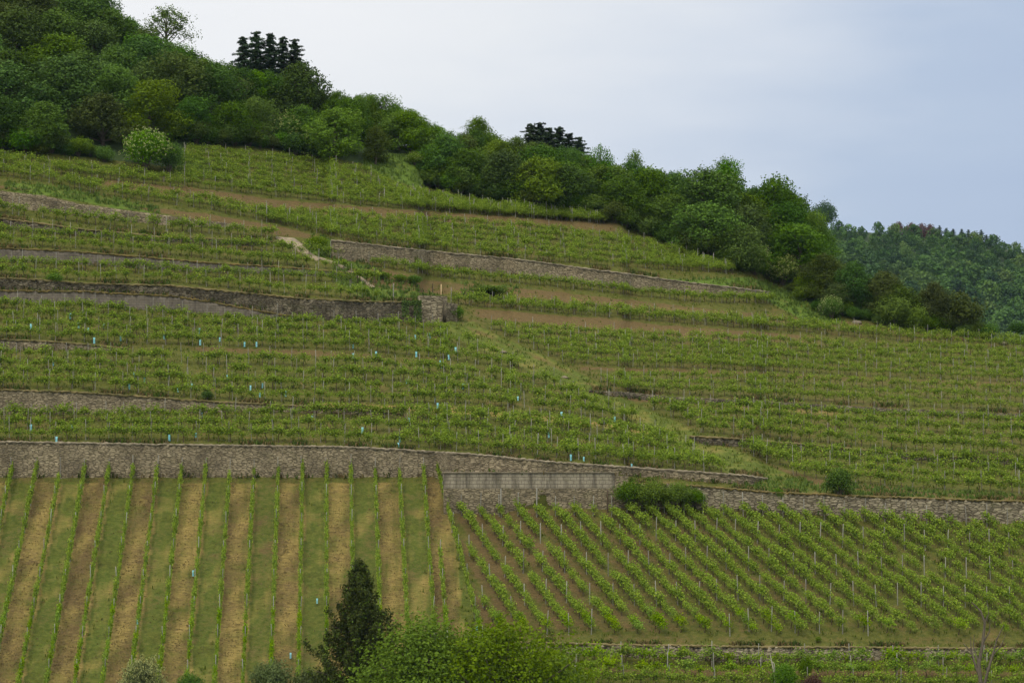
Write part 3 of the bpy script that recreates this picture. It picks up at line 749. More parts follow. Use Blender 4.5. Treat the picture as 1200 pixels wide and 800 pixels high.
def shrub_geo(seed, leaves=4000, leaf=0.058, lobes=9, wide=0.55):
    r = np.random.default_rng(seed); L = []; limbs = []
    for i in range(lobes):
        th = 2*math.pi*i*0.618; rad = wide*0.62*math.sqrt((i+0.3)/lobes); h = 0.36+0.34*(1-rad/(wide))*r.random()+0.08*r.random()
        L.append((np.array([math.cos(th)*rad, math.sin(th)*rad, h]), 0.24+0.12*r.random()))
        limbs.append(tube([(0.02*math.cos(th), 0.02*math.sin(th), -0.05), (rad*0.5*math.cos(th), rad*0.5*math.sin(th), h*0.6), (rad*math.cos(th), rad*math.sin(th), h)], [0.02, 0.012, 0.003], 5))
    pick = r.choice(len(L), leaves); C0 = np.array([c for c, _ in L])[pick]; S0 = np.array([s for _, s in L])[pick]
    d = r.normal(size=(leaves, 3)); d /= np.linalg.norm(d, axis=1)[:, None]
    rag = 1+0.2*np.sin(d[:, 0]*7+pick)*np.sin(d[:, 2]*6+pick*2)+0.12*np.sin(d[:, 1]*13+pick)
    P_ = C0+d*(S0*rag*r.random(leaves)**0.25*(1+0.1*r.normal(size=leaves)))[:, None]
    k = P_[:, 2] > 0.0; P_ = P_[k]; d = d[k]
    return cat(limbs), leaf_quads(P_, d*0.9+[0, 0, 0.3], leaf, r)

# ------------------------------------------------------------------ tree library
PROTO = {}
def proto(key, geo, leafmat, barkmat=None, blossom=0):
    (tv, tq), (lv, lq) = geo
    tm = np_mesh(key+'_trunk', tv, tq, barkmat or M['bark'], smooth=True)
    lm = np_mesh(key+'_crown', lv, lq, leafmat)
    bm_ = None
    if blossom:
        r = np.random.default_rng(blossom)
        cen = lv.reshape(-1, 4, 3).mean(1); c0 = np.array([0, 0, 0.45])
        d = np.linalg.norm((cen-c0)*[1, 1, 1], axis=1); cand = np.where((d > np.percentile(d, 60)) & (cen[:, 2] > 0.2))[0]
        ci = r.choice(cand, min(blossom, len(cand)), replace=False)
        base = cen[ci]*1.02; rep = 7
        pp = np.repeat(base, rep, 0)+r.normal(size=(len(base)*rep, 3))*0.014
        v, q = leaf_quads(pp, np.tile([0, -0.3, 0.9], (len(pp), 1)), 0.026, r)
        bm_ = np_mesh(key+'_blossom', v, q, M['cream'])
    PROTO[key] = (tm, lm, bm_)
for i in range(5): proto('A%d' % i, tree_geo(10+i, lobes=15+i, wide=0.38+0.03*i), M['leafA'])
for i in range(4): proto('B%d' % i, tree_geo(30+i, lobes=14+i, wide=0.40+0.02*i), M['leafB'])
for i in range(3): proto('C%d' % i, tree_geo(50+i, lobes=15, wide=0.44), M['leafC'])
for i in range(3): proto('D%d' % i, tree_geo(60+i, lobes=15, wide=0.42), M['leafD'])
for i in range(2): proto('G%d' % i, tree_geo(65+i, lobes=15, wide=0.40), M['leafG'])
for i in range(2): proto('O%d' % i, tree_geo(70+i, leaves=5000, leaf=0.032, lobes=15, wide=0.46, low=0.3, open_=0.5), M['leafA'])
for i in range(3): proto('N%d' % i, conifer_geo(80+i), M['needle'])
for i in range(3): proto('S%d' % i, shrub_geo(90+i), M['leafA'])
for i in range(2): proto('T%d' % i, shrub_geo(95+i), M['leafC'])
proto('U0', shrub_geo(97), M['leafB']); proto('U1', shrub_geo(98), M['leafD'])
for i in range(2): proto('F%d' % i, shrub_geo(100+i, leaves=3200), M['leafC'], blossom=300)
proto('near_broad0', tree_geo(111, leaves=24000, leaf=0.020, lobes=38, wide=0.52, low=0.10), M['leafC'])
proto('near_broad1', tree_geo(117, leaves=24000, leaf=0.020, lobes=40, wide=0.54, low=0.10), M['leafC'])
proto('near_shrub', shrub_geo(120, leaves=6000, leaf=0.045), M['leafC'])
proto('near_willow', shrub_geo(121, leaves=6500, leaf=0.05), M['leafG'])
proto('near_blossom', shrub_geo(122, leaves=3500, leaf=0.05), M['leafG'], blossom=650)
proto('near_red', shrub_geo(123, leaves=3000, leaf=0.05), M['farred'])
proto('far_broad', tree_geo(130, leaves=2600, leaf=0.06, wide=0.5), M['far'])
proto('far_round', shrub_geo(132, leaves=5500, leaf=0.055), M['leafB'])
proto('far_copper', tree_geo(131, leaves=2600, leaf=0.06, wide=0.45), M['farred'])
# the near evergreen: upswept brushy branches
def yew_geo(seed):
    r = np.random.default_rng(seed); limbs = [tube([(0, 0, -0.05), (0.0, 0, 0.5), (0.01, 0, 0.97)], [0.03, 0.018, 0.003], 7)]
    C, N = [], []
    for k in range(150):
        h = 0.04+0.93*(k/150.0)**0.95; th = k*2.4+r.random()
        env = np.interp(h, [0, 0.15, 0.35, 0.50, 0.62, 0.76, 0.88, 1.0], [0.30, 0.34, 0.27, 0.21, 0.165, 0.115, 0.06, 0.012])
        rl = env*(0.55+0.55*r.random()**1.5); dirn = np.array([math.cos(th), math.sin(th), 0])
        m = int(60+330*env/0.3); t = r.random(m)**0.6
        rise = 0.75*rl*(t**1.6)
        p = np.array([0, 0, h])+dirn*(t*rl)[:, None]; p[:, 2] += rise
        tuft = r.normal(size=(m, 3))*np.array([0.014, 0.014, 0.020])*(1.3-0.7*t)[:, None]
        p += tuft
        C.append(p); N.append(np.tile(dirn*0.8+[0, 0, 0.4], (m, 1)))
        limbs.append(tube([(0, 0, h-0.01), tuple(np.array([0, 0, h])+dirn*rl*0.85+[0, 0, 0.25*rl])], [0.006, 0.001], 4))
    V, Q = leaf_quads(np.concatenate(C), np.concatenate(N), 0.019, r, asp=0.4, jitter=0.9)
    return cat(limbs), (V, Q)
proto('yew', yew_geo(5), M['needle_yew'])

def plant(key, name, u, v, h, label, category, group=None, w=1.0, rz=None, y=None, sink=0.0):
    """tree: Empty at the foot > trunk, crown (> blossom)"""
    tm, lm, bm_ = PROTO[key]
    loc = pt(u, v, y)
    loc = np.array([float(loc[0]), float(loc[1]), float(loc[2])-sink])
    e = bpy.data.objects.new(name, None); COL.objects.link(e); e.location = loc
    e.rotation_euler = (0, 0, random.uniform(0, 6.28) if rz is None else rz); e.scale = (h*w, h*w, h)
    e.empty_display_size = 0.1
    tagp(e, label, category, group)
    link('trunk', tm, parent=e); cr_ = link('crown', lm, parent=e)
    if bm_: link('blossom', bm_, parent=cr_)
    return e

# woods above the vineyard -------------------------------------------------
def woods():
    pts = []
    tries = 0
    r = random.Random(4)
    while tries < 30000 and len(pts) < 215:
        tries += 1
        u = r.uniform(-90, 1165); lo = float(ip(u, CREST)); hi = float(ip(u, EDGE))-4
        lo = max(lo+2, -45)
        if hi-lo < 4: hi = lo+4
        v = lo+(hi-lo)*r.random()
        p = pt(u, v)
        if 395 < u < 495 and v > 176: continue
        if 130 < u < 232 and v > 168: continue
        if u > 965 and v > 380: continue
        ok = True
        px = 3000.0/p[1]
        for q in pts:
            if (p[0]-q[0])**2+((p[1]-q[1])*0.62)**2 < (3.7 if u < 550 else 3.3)**2: ok = False; break
        if ok: pts.append((p[0], p[1], u, v, lo, hi))
    return pts
wp = woods(); print('wood trees', len(wp))
r = random.Random(11)
for (x, y, u, v, lo, hi) in sorted(wp, key=lambda t: t[3]):
    edge_d = hi-v
    k = r.random()
    if u < 130:     key = r.choice(['B0','B1','B2','D0','D1','G0','A0','B3','D2'])
    elif u < 260:   key = r.choice(['A1','A2','B1','C0','A3','A4','D1'])
    elif u < 480:   key = r.choice(['A0','C1','A2','C2','A4','D0','C0'])
    elif u < 960:   key = r.choice(['A0','A1','B2','A3','B0','D1','A4','C1'])
    else:           key = r.choice(['D0','B1','D2','A3'])
    h = r.uniform(6.6, 8.8)
    if edge_d < 20: h *= 0.78
    if u > 950: h = r.uniform(3.8, 5.0)
    if v < lo+14: h = float(np.clip((v-float(ip(u, SKY)))/(3000.0/y)*r.uniform(0.85, 1.08), 3.0, 8.5))
    fam = {'A': 'mid green', 'B': 'dark green', 'C': 'fresh light green', 'D': 'olive brown', 'G': 'grey green', 'O': 'open'}[key[0]]
    if u < 260: where = 'in the dense wood at the upper left'; grp = fam+' trees in the upper left wood'
    elif u < 560: where = 'in the wood along the middle of the ridge'; grp = fam+' trees along the middle ridge'
    elif u < 950: where = 'in the wood right of the ridge above the vineyard'; grp = fam+' trees in the right ridge wood'
    else: where = 'in the low belt of trees before the distant hill'; grp = fam+' trees in the low belt'
    plant(key, 'broadleaf_tree', u, v, h, fam+' leafy tree '+where, 'tree', grp, w=r.uniform(1.15, 1.45), sink=0.6)
crest_u = -70.0; kk = 0
while crest_u < 935:
    crest_u += r.uniform(13, 19); kk += 1
    vb = float(ip(crest_u, CREST))+4; y = float(Y(crest_u, vb)); px = 3000.0/y
    h = (vb-float(ip(crest_u, SKY))+r.uniform(-5, 3))/px/0.95
    if crest_u < 125 and h > 9: h = r.uniform(7, 9)
    key = r.choice(['A0', 'A1', 'A2', 'B0', 'B1', 'A3', 'C0', 'A4', 'B2', 'O0'])
    grp = 'trees lining the ridge '+('at the upper left' if crest_u < 380 else ('in the middle' if crest_u < 640 else 'on the right'))
    plant(key, 'broadleaf_tree', crest_u, vb, h, 'leafy tree on the skyline of the ridge '+('at the upper left' if crest_u < 380 else ('in the middle' if crest_u < 640 else 'on the right')), 'tree', grp, w=r.uniform(0.8, 1.1), sink=0.3)
plant('B1', 'broadleaf_tree', 352, 150, 8.6, 'dense dark tree right below the conifer cluster on the skyline', 'tree', w=1.0, sink=0.3)
# hem of shrubs along the foot of the wood
n = 0
uu = -80
while uu < 1150 and n < 95:
    uu += r.uniform(11, 17); n += 1
    if 395 < uu < 492 or 130 < uu < 218: continue
    ve = float(ip(uu, EDGE))-r.uniform(2, 7)
    key = r.choice(['S0','S1','S2','T0','U0','U1','S1','U0'])
    h = r.uniform(1.6, 3.3) if uu < 900 else r.uniform(1.2, 2.4)
    plant(key, 'shrub', uu, ve, h, 'rounded green shrub at the foot of the wood where the vineyard ends', 'shrub', 'shrubs hemming the foot of the wood', w=r.uniform(1.0, 1.4), sink=0.15)
# distinct trees
plant('O0', 'open_tree', 196, 70, 7.0, 'tall airy tree with see-through crown rising above the skyline at upper left', 'tree', w=1.25)
for i, (u, vt, hh) in enumerate(((285, 42, 10.5), (300, 36, 11.0), (316, 38, 10.4), (331, 42, 10.0), (345, 45, 10.5))):
    y = float(Y(u, ip(u, CREST)))+6+2*(i % 2)
    vb = vt+hh*3000/y
    plant('N%d' % (i % 3), 'conifer', u, vb, hh, ['leftmost dark conifer of the cluster of five on the upper left skyline', 'second dark conifer from the left in the skyline cluster of five',
          'middle dark conifer of the skyline cluster of five', 'fourth dark conifer from the left in the skyline cluster of five', 'rightmost dark conifer of the skyline cluster of five'][i], 'conifer', w=1.75, y=y)
for i, (u, vt, hh) in enumerate(((622, 144, 8.5), (633, 143, 9.0), (644, 149, 8.5), (655, 148, 8.8), (667, 156, 8.0), (679, 160, 7.5))):
    y = float(Y(u, ip(u, CREST)))+7+1.5*(i % 2); vb = vt+hh*3000/y
    plant('N%d' % (i % 3), 'conifer', u, vb, hh, 'blue-black conifer in the tight clump on the skyline right of the middle', 'conifer', 'conifers in the middle skyline clump', w=2.3, y=y)
plant('O1', 'open_tree', 704, 236, 7.2, 'feathery tall tree just right of the dark conifer clump', 'tree', w=0.62)
plant('A2', 'broadleaf_tree', 562, 196, 6.3, 'bushy tree poking above the ridge line left of the conifer clump', 'tree', w=0.85)
plant('O0', 'open_tree', 744, 236, 6.6, 'slim upright tree standing clear on the skyline between two dips', 'tree', w=0.6, rz=2)
plant('A1', 'broadleaf_tree', 850, 262, 8.0, 'tree with rounded head of bright clumps above the ridge on the right', 'tree', w=0.75)
plant('O1', 'open_tree', 848, 258, 8.2, 'light limbed tree top standing behind the rounded tree on the right ridge', 'tree', w=0.6, rz=1)
plant('A3', 'broadleaf_tree', 905, 296, 9.5, 'large dark full-crowned tree at the right end of the ridge wood', 'tree', w=0.95)
plant('B2', 'broadleaf_tree', 922, 312, 8.2, 'dark rounded tree where the ridge wood drops to the low belt', 'tree', w=1.0)
for (u, v, h, k, l) in ((590, 236, 6.6, 'B0', 'broad dark bush-like tree spreading low above the middle vineyard edge'), (545, 224, 5.6, 'A0', 'rounded dense green tree at the left end of the big thicket'),
                     (630, 244, 6.6, 'C1', 'tree with yellowish green top in the big central thicket'), (665, 250, 6.2, 'B1', 'dark domed tree at the right end of the central thicket'), (505, 212, 4.8, 'A4', 'low spreading tree beside the bright grassy gap')):
    plant(k, 'broadleaf_tree', u, v, h, l, 'tree', w=1.25, sink=0.2)
# flowering bushes
plant('F0', 'flowering_bush', 170, 200, 4.9, 'large round bush dotted with cream blossom at the vineyard edge, upper left', 'flowering bush', w=0.95, rz=0)
plant('S1', 'shrub', 198, 202, 3.8, 'dark green shrub tight against the right side of the cream flowering bush', 'shrub', w=0.8)
plant('F1', 'flowering_bush', 336, 170, 3.8, 'left one of two cream flowering bushes above the top vineyard', 'flowering bush', w=1.0, rz=1)
plant('F0', 'flowering_bush', 378, 184, 3.6, 'right one of two cream flowering bushes above the top vineyard', 'flowering bush', w=1.35, rz=2)
plant('F1', 'flowering_bush', 486, 193, 1.5, 'small pale flowering bush in the bright grassy gap of the wood', 'flowering bush', w=1.3, rz=3)
plant('F0', 'flowering_bush', 884, 322, 3.8, 'pale blossoming bush at the right wood edge above the grassy bank', 'flowering bush', w=0.9, rz=4)
plant('F1', 'flowering_bush', 918, 334, 3.6, 'faintly blossoming green bush below the dark tree at the end of the ridge', 'flowering bush', w=1.1, rz=5)
plant('D1', 'broadleaf_tree', 440, 192, 4.6, 'olive brown small tree at the left side of the grassy gap', 'tree', w=0.9)
# trees of the low right belt
for (u, v, h, k, w_, l) in ((1048, 383, 3.9, 'T0', 1.0, 'bright green ball-shaped bush before the low belt of trees, larger of the pair'),
        (1074, 388, 3.2, 'T1', 0.9, 'bright green ball-shaped bush before the low belt of trees, smaller of the pair'),
        (1128, 388, 4.8, 'U1', 1.0, 'big olive dome at the right end of the low tree belt'),
        (1095, 384, 5.4, 'D0', 1.0, 'brownish tree between the bright bushes and the big olive dome'),
        (1035, 372, 5.6, 'D2', 1.1, 'olive tree behind the larger bright ball-shaped bush'),
        (1000, 366, 6.0, 'B1', 1.0, 'dark tree in the middle of the low belt'),
        (966, 352, 5.6, 'D1', 1.1, 'olive tree at the left end of the low belt'),
        (975, 374, 2.8, 'F0', 0.9, 'greyish flowering bush at the end of the vineyard wall line'),
        (1192, 392, 1.6, 'U0', 1.2, 'dark low bush at the far right edge of the picture under the distant hill')):
    plant(k, 'broadleaf_tree' if k[0] in 'DB' else 'shrub', u, v, h, l, 'tree' if k[0] in 'DB' else 'shrub', w=w_)
# terrace shrubs
plant('U0', 'shrub', 983, 583, 2.9, 'dark rounded shrub growing on top of the warm rubble wall', 'shrub', w=0.85)
plant('T0', 'shrub', 912, 585, 1.1, 'small bright shrub on the mossy top of the warm rubble wall', 'shrub', w=1.0)
for (u, v, h, l) in ((738, 592, 2.4, 'left clump of the vine-like thicket hanging beside the block wall'), (765, 594, 2.6, 'middle clump of the thicket between the block wall and rubble wall'), (796, 594, 2.4, 'right clump of the thicket overgrowing the start of the rubble wall'), (815, 592, 1.6, 'small end clump of the thicket touching the rubble wall')):
    plant('near_shrub', 'shrub', u, v, h, l, 'shrub', w=1.15, y=float(Y(u, v+3))-0.6)
plant('T1', 'shrub', 64, 331, 1.1, 'small bright shrub on the dark wall top near the left edge', 'shrub', w=1.4)
plant('U0', 'shrub', 243, 468, 0.9, 'small shrub rooted in the buff wall', 'shrub', w=1.3)
plant('S0', 'shrub', 533, 374, 1.6, 'dark shrub against the wall stub at the head of the grassy path', 'shrub', w=1.2)
plant('T1', 'shrub', 372, 291, 1.5, 'bright green bush on the bank above the pale stone ramp', 'shrub', w=1.5)
for (u, v, h, l) in ((450, 327, 0.9, 'left bush of three yellow green ones on the bank left of the path head'), (470, 330, 0.9, 'middle bush of three yellow green ones on the bank'), (486, 333, 1.1, 'right bush of three yellow green ones on the bank')):
    plant('T0', 'shrub', u, v, h, l, 'shrub', w=1.5)
plant('T0', 'shrub', 575, 346, 1.2, 'wide flat bright green clump beside the vine row right of the new post', 'shrub', w=3.2)
# foreground
plant('yew', 'evergreen_tree', 421, 856, 12.4, 'dark pointed evergreen rising before the striped vine lanes', 'evergreen tree', rz=0.6, w=1.0)
plant('near_broad0', 'broadleaf_tree', 500, 920, 12.2, 'left one of two bright leafy treetops at the bottom, touching the evergreen', 'tree', w=1.15)
plant('near_broad1', 'broadleaf_tree', 588, 920, 12.2, 'right one of the two bright leafy treetops at the bottom edge', 'tree', w=1.15)
plant('near_broad0', 'broadleaf_tree', 652, 912, 8.6, 'lower leafy treetop at the bottom, ending before the small green lawn', 'tree', w=1.0, rz=2.2)
plant('near_willow', 'shrub', 318, 822, 3.4, 'grey green bush at the bottom edge left of the evergreen', 'shrub', w=0.9)
plant('near_willow', 'shrub', 362, 830, 3.2, 'grey green bush at the bottom edge touching the evergreen', 'shrub', w=0.9, rz=1)
plant('near_shrub', 'shrub', 222, 826, 2.7, 'fresh green bush at the bottom edge between cream and grey bushes', 'shrub', w=0.9)
plant('near_blossom', 'flowering_bush', 165, 832, 4.2, 'cream blossoming bush at the bottom left edge', 'flowering bush', w=0.7)
plant('near_shrub', 'shrub', 918, 812, 2.6, 'green bush at the bottom edge before the low crumbling wall', 'shrub', w=0.8)
plant('near_red', 'shrub', 952, 815, 1.9, 'dull reddish bush at the bottom edge right of the green one', 'shrub', w=0.9)
plant('near_shrub', 'shrub', 944, 800, 2.4, 'slim young bush standing above the reddish one', 'shrub', w=0.4, rz=1)
plant('near_shrub', 'shrub', 959, 752, 0.5, 'tiny tuft on the bare soil at the end of the slanting rows', 'shrub', w=1.0)

# ivy hanging over the end of the dark wall
def ivy():
    r = np.random.default_rng(3); C = []
    y = float(Y(480, 380))-0.5
    for (u0, u1, v0, v1, m) in ((471, 494, 352, 358, 260), (471, 479, 352, 371, 240), (485, 494, 352, 376, 380)):
        u = r.uniform(u0, u1, m); v = r.uniform(v0, v1, m); C.append(pt(u, v, y+r.normal(0, 0.10, m)-0.1))
    C = np.concatenate(C); loc = C.mean(0); V, Q = leaf_quads(C-loc, np.tile([0, -1, 0.3], (len(C), 1)), 0.20, r)
    o = link('ivy', np_mesh('ivy', V, Q, M['ivy']), loc=loc); tagp(o, 'arch-shaped curtain of dark ivy over the wall beside the bright stone corner', 'ivy')
ivy()

# bare tree and pale stems at the bottom right
def bare(name, u, v, spec, mat, label, h):
    parts = []
    for pts_, r0 in spec: 
        pts_ = np.array(pts_, float)*h; n = len(pts_)
        parts.append(tube(pts_, [r0*h*(1-0.8*i/(n-1)) for i in range(n)], 6))
    Vv, Qq = cat(parts); o = link(name, np_mesh(name, Vv, Qq, mat, smooth=True), loc=pt(u, v)); tagp(o, label, 'bare tree')
bare('bare_tree', 1150, 838, [([(0,0,-0.05),(0.0,0,0.25),(-0.02,0,0.45),(0.02,0.02,0.62),(0.035,0.0,0.80),(0.0,0,0.9),(-0.08,0,0.98)], 0.022),
    ([(0,0,0.3),(-0.05,0,0.44),(-0.08,0.02,0.55),(-0.15,0.02,0.62)], 0.015), ([(0.01,0,0.2),(0.06,-0.02,0.40),(0.10,0,0.52),(0.14,0,0.66),(0.20,0,0.78)], 0.015),
    ([(0.02,0.02,0.62),(0.08,0.03,0.72),(0.09,0.05,0.83)], 0.008), ([(0.10,0,0.52),(0.18,0.02,0.6),(0.22,0.02,0.7)], 0.007), ([(-0.08,0.02,0.55),(-0.09,0,0.68)], 0.007),
    ([(0.035,0,0.8),(0.07,0,0.88),(0.06,0,0.95)], 0.006), ([(-0.02,0,0.45),(-0.06,0.03,0.60),(-0.05,0.03,0.7)], 0.008)], M['deadwood'],
    'bare brown tree with forked limbs before the vines at the bottom right', 8.6)
bare('dead_sapling', 909, 812, [([(0,0,-0.05),(-0.03,0,0.5),(-0.1,0,0.8),(-0.14,0,1.0)], 0.03), ([(0.04,0,0),(0.0,0,0.45),(-0.04,0,0.75),(-0.16,0,0.86)], 0.022)], M['palewood'],
    'leaning pale dead stems in front of the crumbling wall', 3.0)

# ------------------------------------------------------------------ distant hill with its wood
FY = 1000.0
FSKY = [(560,300),(700,284),(860,274),(930,271),(950,270),(965,270),(1000,271),(1050,275),(1100,279),(1150,286),(1200,296),(1300,320),(1500,360)]
us = np.arange(560, 1500, 6.0); rows = []
nrow = 40
fy0, fy1 = 760.0, 1120.0
top = pt(us, ipc(us, FSKY), fy1); bot = pt(us, np.full(us.shape, 520.0), fy0)
bot[:, 2] = zf_-1
for q in np.linspace(0, 1, nrow):
    s = q**0.85
    p = bot*(1-q)+top*q; p[:, 2] = bot[:, 2]*(1-s)+top[:, 2]*s + 2.2*np.sin(p[:, 0]*0.035+q*5)*math.sin(math.pi*q)
    rows.append(p)
for q in np.linspace(0.1, 1, 8):
    p = top.copy(); p[:, 1] += 500*q; p[:, 0] *= (1+0.45*q); p[:, 2] = top[:, 2]*(1-q)+zf_*q; rows.append(p)
FH = np.array(rows)
ids = np.arange(FH.shape[0]*FH.shape[1]).reshape(FH.shape[:2])
Qf = np.stack([ids[:-1,:-1], ids[:-1,1:], ids[1:,1:], ids[1:,:-1]], -1).reshape(-1,4)
fh = link('distant_hill', np_mesh('distant_hill', FH.reshape(-1,3), Qf, M['woodfloor'], smooth=True)); tagp(fh, 'distant hill under a closed wood on the right', 'hill', kind='structure')
def far_wood():
    r = np.random.default_rng(21)
    base = [tree_geo(200+i, leaves=620, leaf=0.10, lobes=10, wide=0.5, low=0.15)[1] for i in range(6)]
    VV_, QQ_, off = [], [], 0
    cnt = 0; pts_ = []
    for _ in range(19000):
        i = r.uniform(2, nrow-1.01); j = r.uniform(0, len(us)-1.01)
        a, c_ = int(i), int(j); p = FH[a, c_]*(1-(i-a))+FH[a+1, c_]*(i-a); p = p*(1-(j-c_))+FH[a, c_+1]*(j-c_)
        if p[2] < -6: continue
        if any((p[0]-q[0])**2+(p[1]-q[1])**2*0.35 < 5.7**2 for q in pts_[-1500:]): continue
        pts_.append(p)
        if len(pts_) > 1800: break
    for p in pts_:
        v, q = base[r.integers(6)]; h = r.uniform(9, 14) if p[1] < fy1-60 else r.uniform(7.5, 9.5); th = r.uniform(0, 6.28); w = h*r.uniform(0.85, 1.15)
        c, s = math.cos(th), math.sin(th)
        vv = np.stack([(v[:, 0]*c-v[:, 1]*s)*w, (v[:, 0]*s+v[:, 1]*c)*w, v[:, 2]*h-2.0], -1)+p
        VV_.append(vv); QQ_.append(q+off); off += len(v)
    print('far crowns', len(pts_))
    o = link('distant_wood', np_mesh('distant_wood', np.concatenate(VV_), np.concatenate(QQ_), M['far'])); tagp(o, 'closed broadleaf wood covering the distant hill', 'wood', kind='stuff')
    tn = np.concatenate([np.full(len(v_), r.random()) for v_ in VV_]); at_ = o.data.attributes.new('tone', 'FLOAT', 'POINT'); at_.data.foreach_set('value', tn.astype(np.float32))
far_wood()
def fplant(key, name, u, vt, h, label, cat_, group=None, w=1.0):
    y = fy1+2; vb = vt+h*3000/y
    plant(key, name, u, vb, h, label, cat_, group, w=w, y=y)
fplant('far_round', 'broadleaf_tree', 966, 233, 13.0, 'lone round tree on the crest of the distant hill', 'tree', w=0.8)
for i, u in enumerate((1053, 1068, 1080, 1090)):
    fplant('far_copper', 'broadleaf_tree', u, 258+i*1.0, 11, 'copper red tree on the skyline of the distant hill', 'tree', 'copper trees on the distant skyline', w=0.9)
for i, u in enumerate((1101, 1109, 1117, 1127, 1135, 1144, 1150, 1156, 1162)):
    fplant('N%d' % (i % 3), 'conifer', u, (262, 263, 262, 266, 265, 270, 267, 271, 272)[i]+2+2*(i % 3), 9, 'dark small conifer on the skyline of the distant hill', 'conifer', 'conifers on the distant skyline', w=2.0)

# ------------------------------------------------------------------ vines, stakes and tubes
def vine_geo(seed, n=300, leaf=0.155):
    r = np.random.default_rng(seed)
    x = np.clip(r.normal(0, 0.36, n), -0.75, 0.75)
    hump = 0.16*np.sin(x*5+r.random()*6)
    z = 0.98+hump*0.6+r.normal(0, 0.15+0.08*r.random(), n); z = np.where(r.random(n) < 0.10, z+0.25, z); z = np.clip(z, 0.5, 1.62)
    y = r.normal(0, 0.17, n)
    C = np.stack([x, y, z], -1)
    V, Q = leaf_quads(C, np.stack([0*x, np.sign(y)*0.4, 0*x+0.7], -1), leaf, r, asp=0.8)
    b1 = r.normal(0, 0.10)
    T_ = cat([tube([(b1*0.5, 0, -0.1), (b1, 0.02, 0.3), (b1*0.4, 0, 0.62), (0, 0, 0.8)], [0.045, 0.034, 0.030, 0.022], 5),
              tube([(0, 0, 0.7), (0.25, 0, 0.86), (0.5, 0, 0.84)], [0.022, 0.014, 0.008], 4), tube([(0, 0, 0.7), (-0.22, 0, 0.84), (-0.45, 0, 0.88)], [0.022, 0.014, 0.008], 4)])
    return T_, (V, Q)
VG = [vine_geo(300+i, n=(300, 340, 240, 310, 190, 330, 280, 260, 140, 320)[i]) for i in range(10)]
VM = [(np_mesh('vine_trunk', t[0], t[1], M['vinewood'], smooth=True), np_mesh('vine_foliage', f[0], f[1], M['vine'])) for t, f in VG]

ROWS = []     # (polyline u array, v array, plot id, vine spacing, stake spacing)
def family(top, bot, n, x0, x1, plot, vs=1.02, ps=2.1, clipL=None, clipR=None, gap=0.0):
    for i in range(n):
        f = i/(n-1) if n > 1 else 1.0
        us = np.arange(x0, x1, 1.0)
        v = ip(us, top)*(1-f)+ip(us, bot)*f
        m = np.ones(len(us), bool)
        if clipR is not None: m &= us < np.interp(v, *P(clipR))-3
        if clipL is not None: m &= us > np.interp(v, *P(clipL))+3
        us, v = us[m], v[m]
        if len(us) > 8: ROWS.append((us, v, plot, vs, ps))
X0, X1 = -110, 1310
family([(0,493),(200,493),(400,490),(560,492),(700,505),(800,524)], [(0,515),(400,519),(560,529),(700,540),(850,555)], 3, X0, 860, 'first left', clipR=PATH_L)
family([(480,498),(560,498),(700,512),(800,530)], [(480,517),(560,522),(700,534),(850,550)], 2, 480, 860, 'first left', clipR=PATH_L)
family([(0,422),(200,426),(400,430),(560,442),(640,452)], [(0,454),(100,456),(200,465),(300,470),(400,471),(560,474),(640,482),(720,492)], 4, X0, 800, 'second left', clipR=PATH_L)
family([(0,364),(100,366),(160,372),(240,378),(300,382),(400,386),(480,388),(540,395)], [(0,395),(120,402),(240,405),(400,410),(500,418),(600,432)], 4, X0, 640, 'third left', clipR=PATH_L)
family([(0,314),(100,317),(200,323),(300,328),(400,331)], [(0,323),(100,329),(200,331),(300,341),(400,349),(460,351)], 2, X0, 448, 'fourth left')
family([(0,277),(100,283),(200,289),(300,294),(360,300)], [(0,288),(100,292),(200,299),(300,308),(380,315)], 2, X0, 405, 'fifth left')
family([(0,250),(60,257),(120,265),(200,271),(300,278),(340,281)], [(0,250),(60,257),(120,265),(200,271),(300,278),(340,281)], 1, X0, 335, 'sixth left')
family([(0,201),(60,210),(120,224),(180,232),(240,240),(320,255)], [(0,206),(60,215),(120,229),(180,237),(240,245),(320,261)], 2, X0, 318, 'upper left rows', vs=0.72, ps=2.6)
family([(0,190),(120,206),(240,218)], [(0,195),(120,211),(240,223)], 2, X0, 215, 'upper left rows', vs=0.72, ps=2.6)
family([(212,180),(300,186),(380,197),(430,207),(480,230),(560,242),(710,259)], [(205,217),(300,228),(440,242),(560,252),(710,263)], 8, 216, 712, 'top', vs=0.66, ps=2.8)
family([(310,252),(400,257),(560,267),(700,279),(760,290),(860,317)], [(300,258),(400,279),(480,290),(560,299),(700,311),(860,321)], 6, 312, 862, 'upper middle', vs=0.68, ps=2.8)
family([(430,311),(520,325),(640,335),(740,346),(815,354),(910,356)], [(430,311),(520,325),(640,335),(740,346),(815,354),(910,356)], 1, 432, 912, 'single', vs=0.6)
family([(525,352),(640,362),(840,378),(940,385),(1025,392),(1075,396),(1200,404)], [(525,356),(640,366),(840,382),(940,389),(1025,397),(1075,401),(1200,410)], 2, 528, X1, 'single', vs=0.65)
family([(560,386),(640,391),(800,400),(950,406),(1050,411),(1200,418)], [(600,420),(700,428),(815,432),(900,435),(1025,441),(1200,448)], 6, 550, X1, 'right', clipL=PATH_R, vs=0.72, ps=2.9)
family([(680,448),(815,446),(900,449),(1025,454),(1200,461)], [(690,456),(800,463),(900,467),(1025,474),(1200,482)], 3, 640, X1, 'right', clipL=PATH_R, vs=0.72, ps=2.9)
family([(740,480),(800,482),(900,485),(1025,493),(1200,500)], [(800,506),(900,512),(967,519),(1067,527),(1200,533)], 4, 740, X1, 'right low', clipL=PATH_R, vs=0.95, ps=2.8)
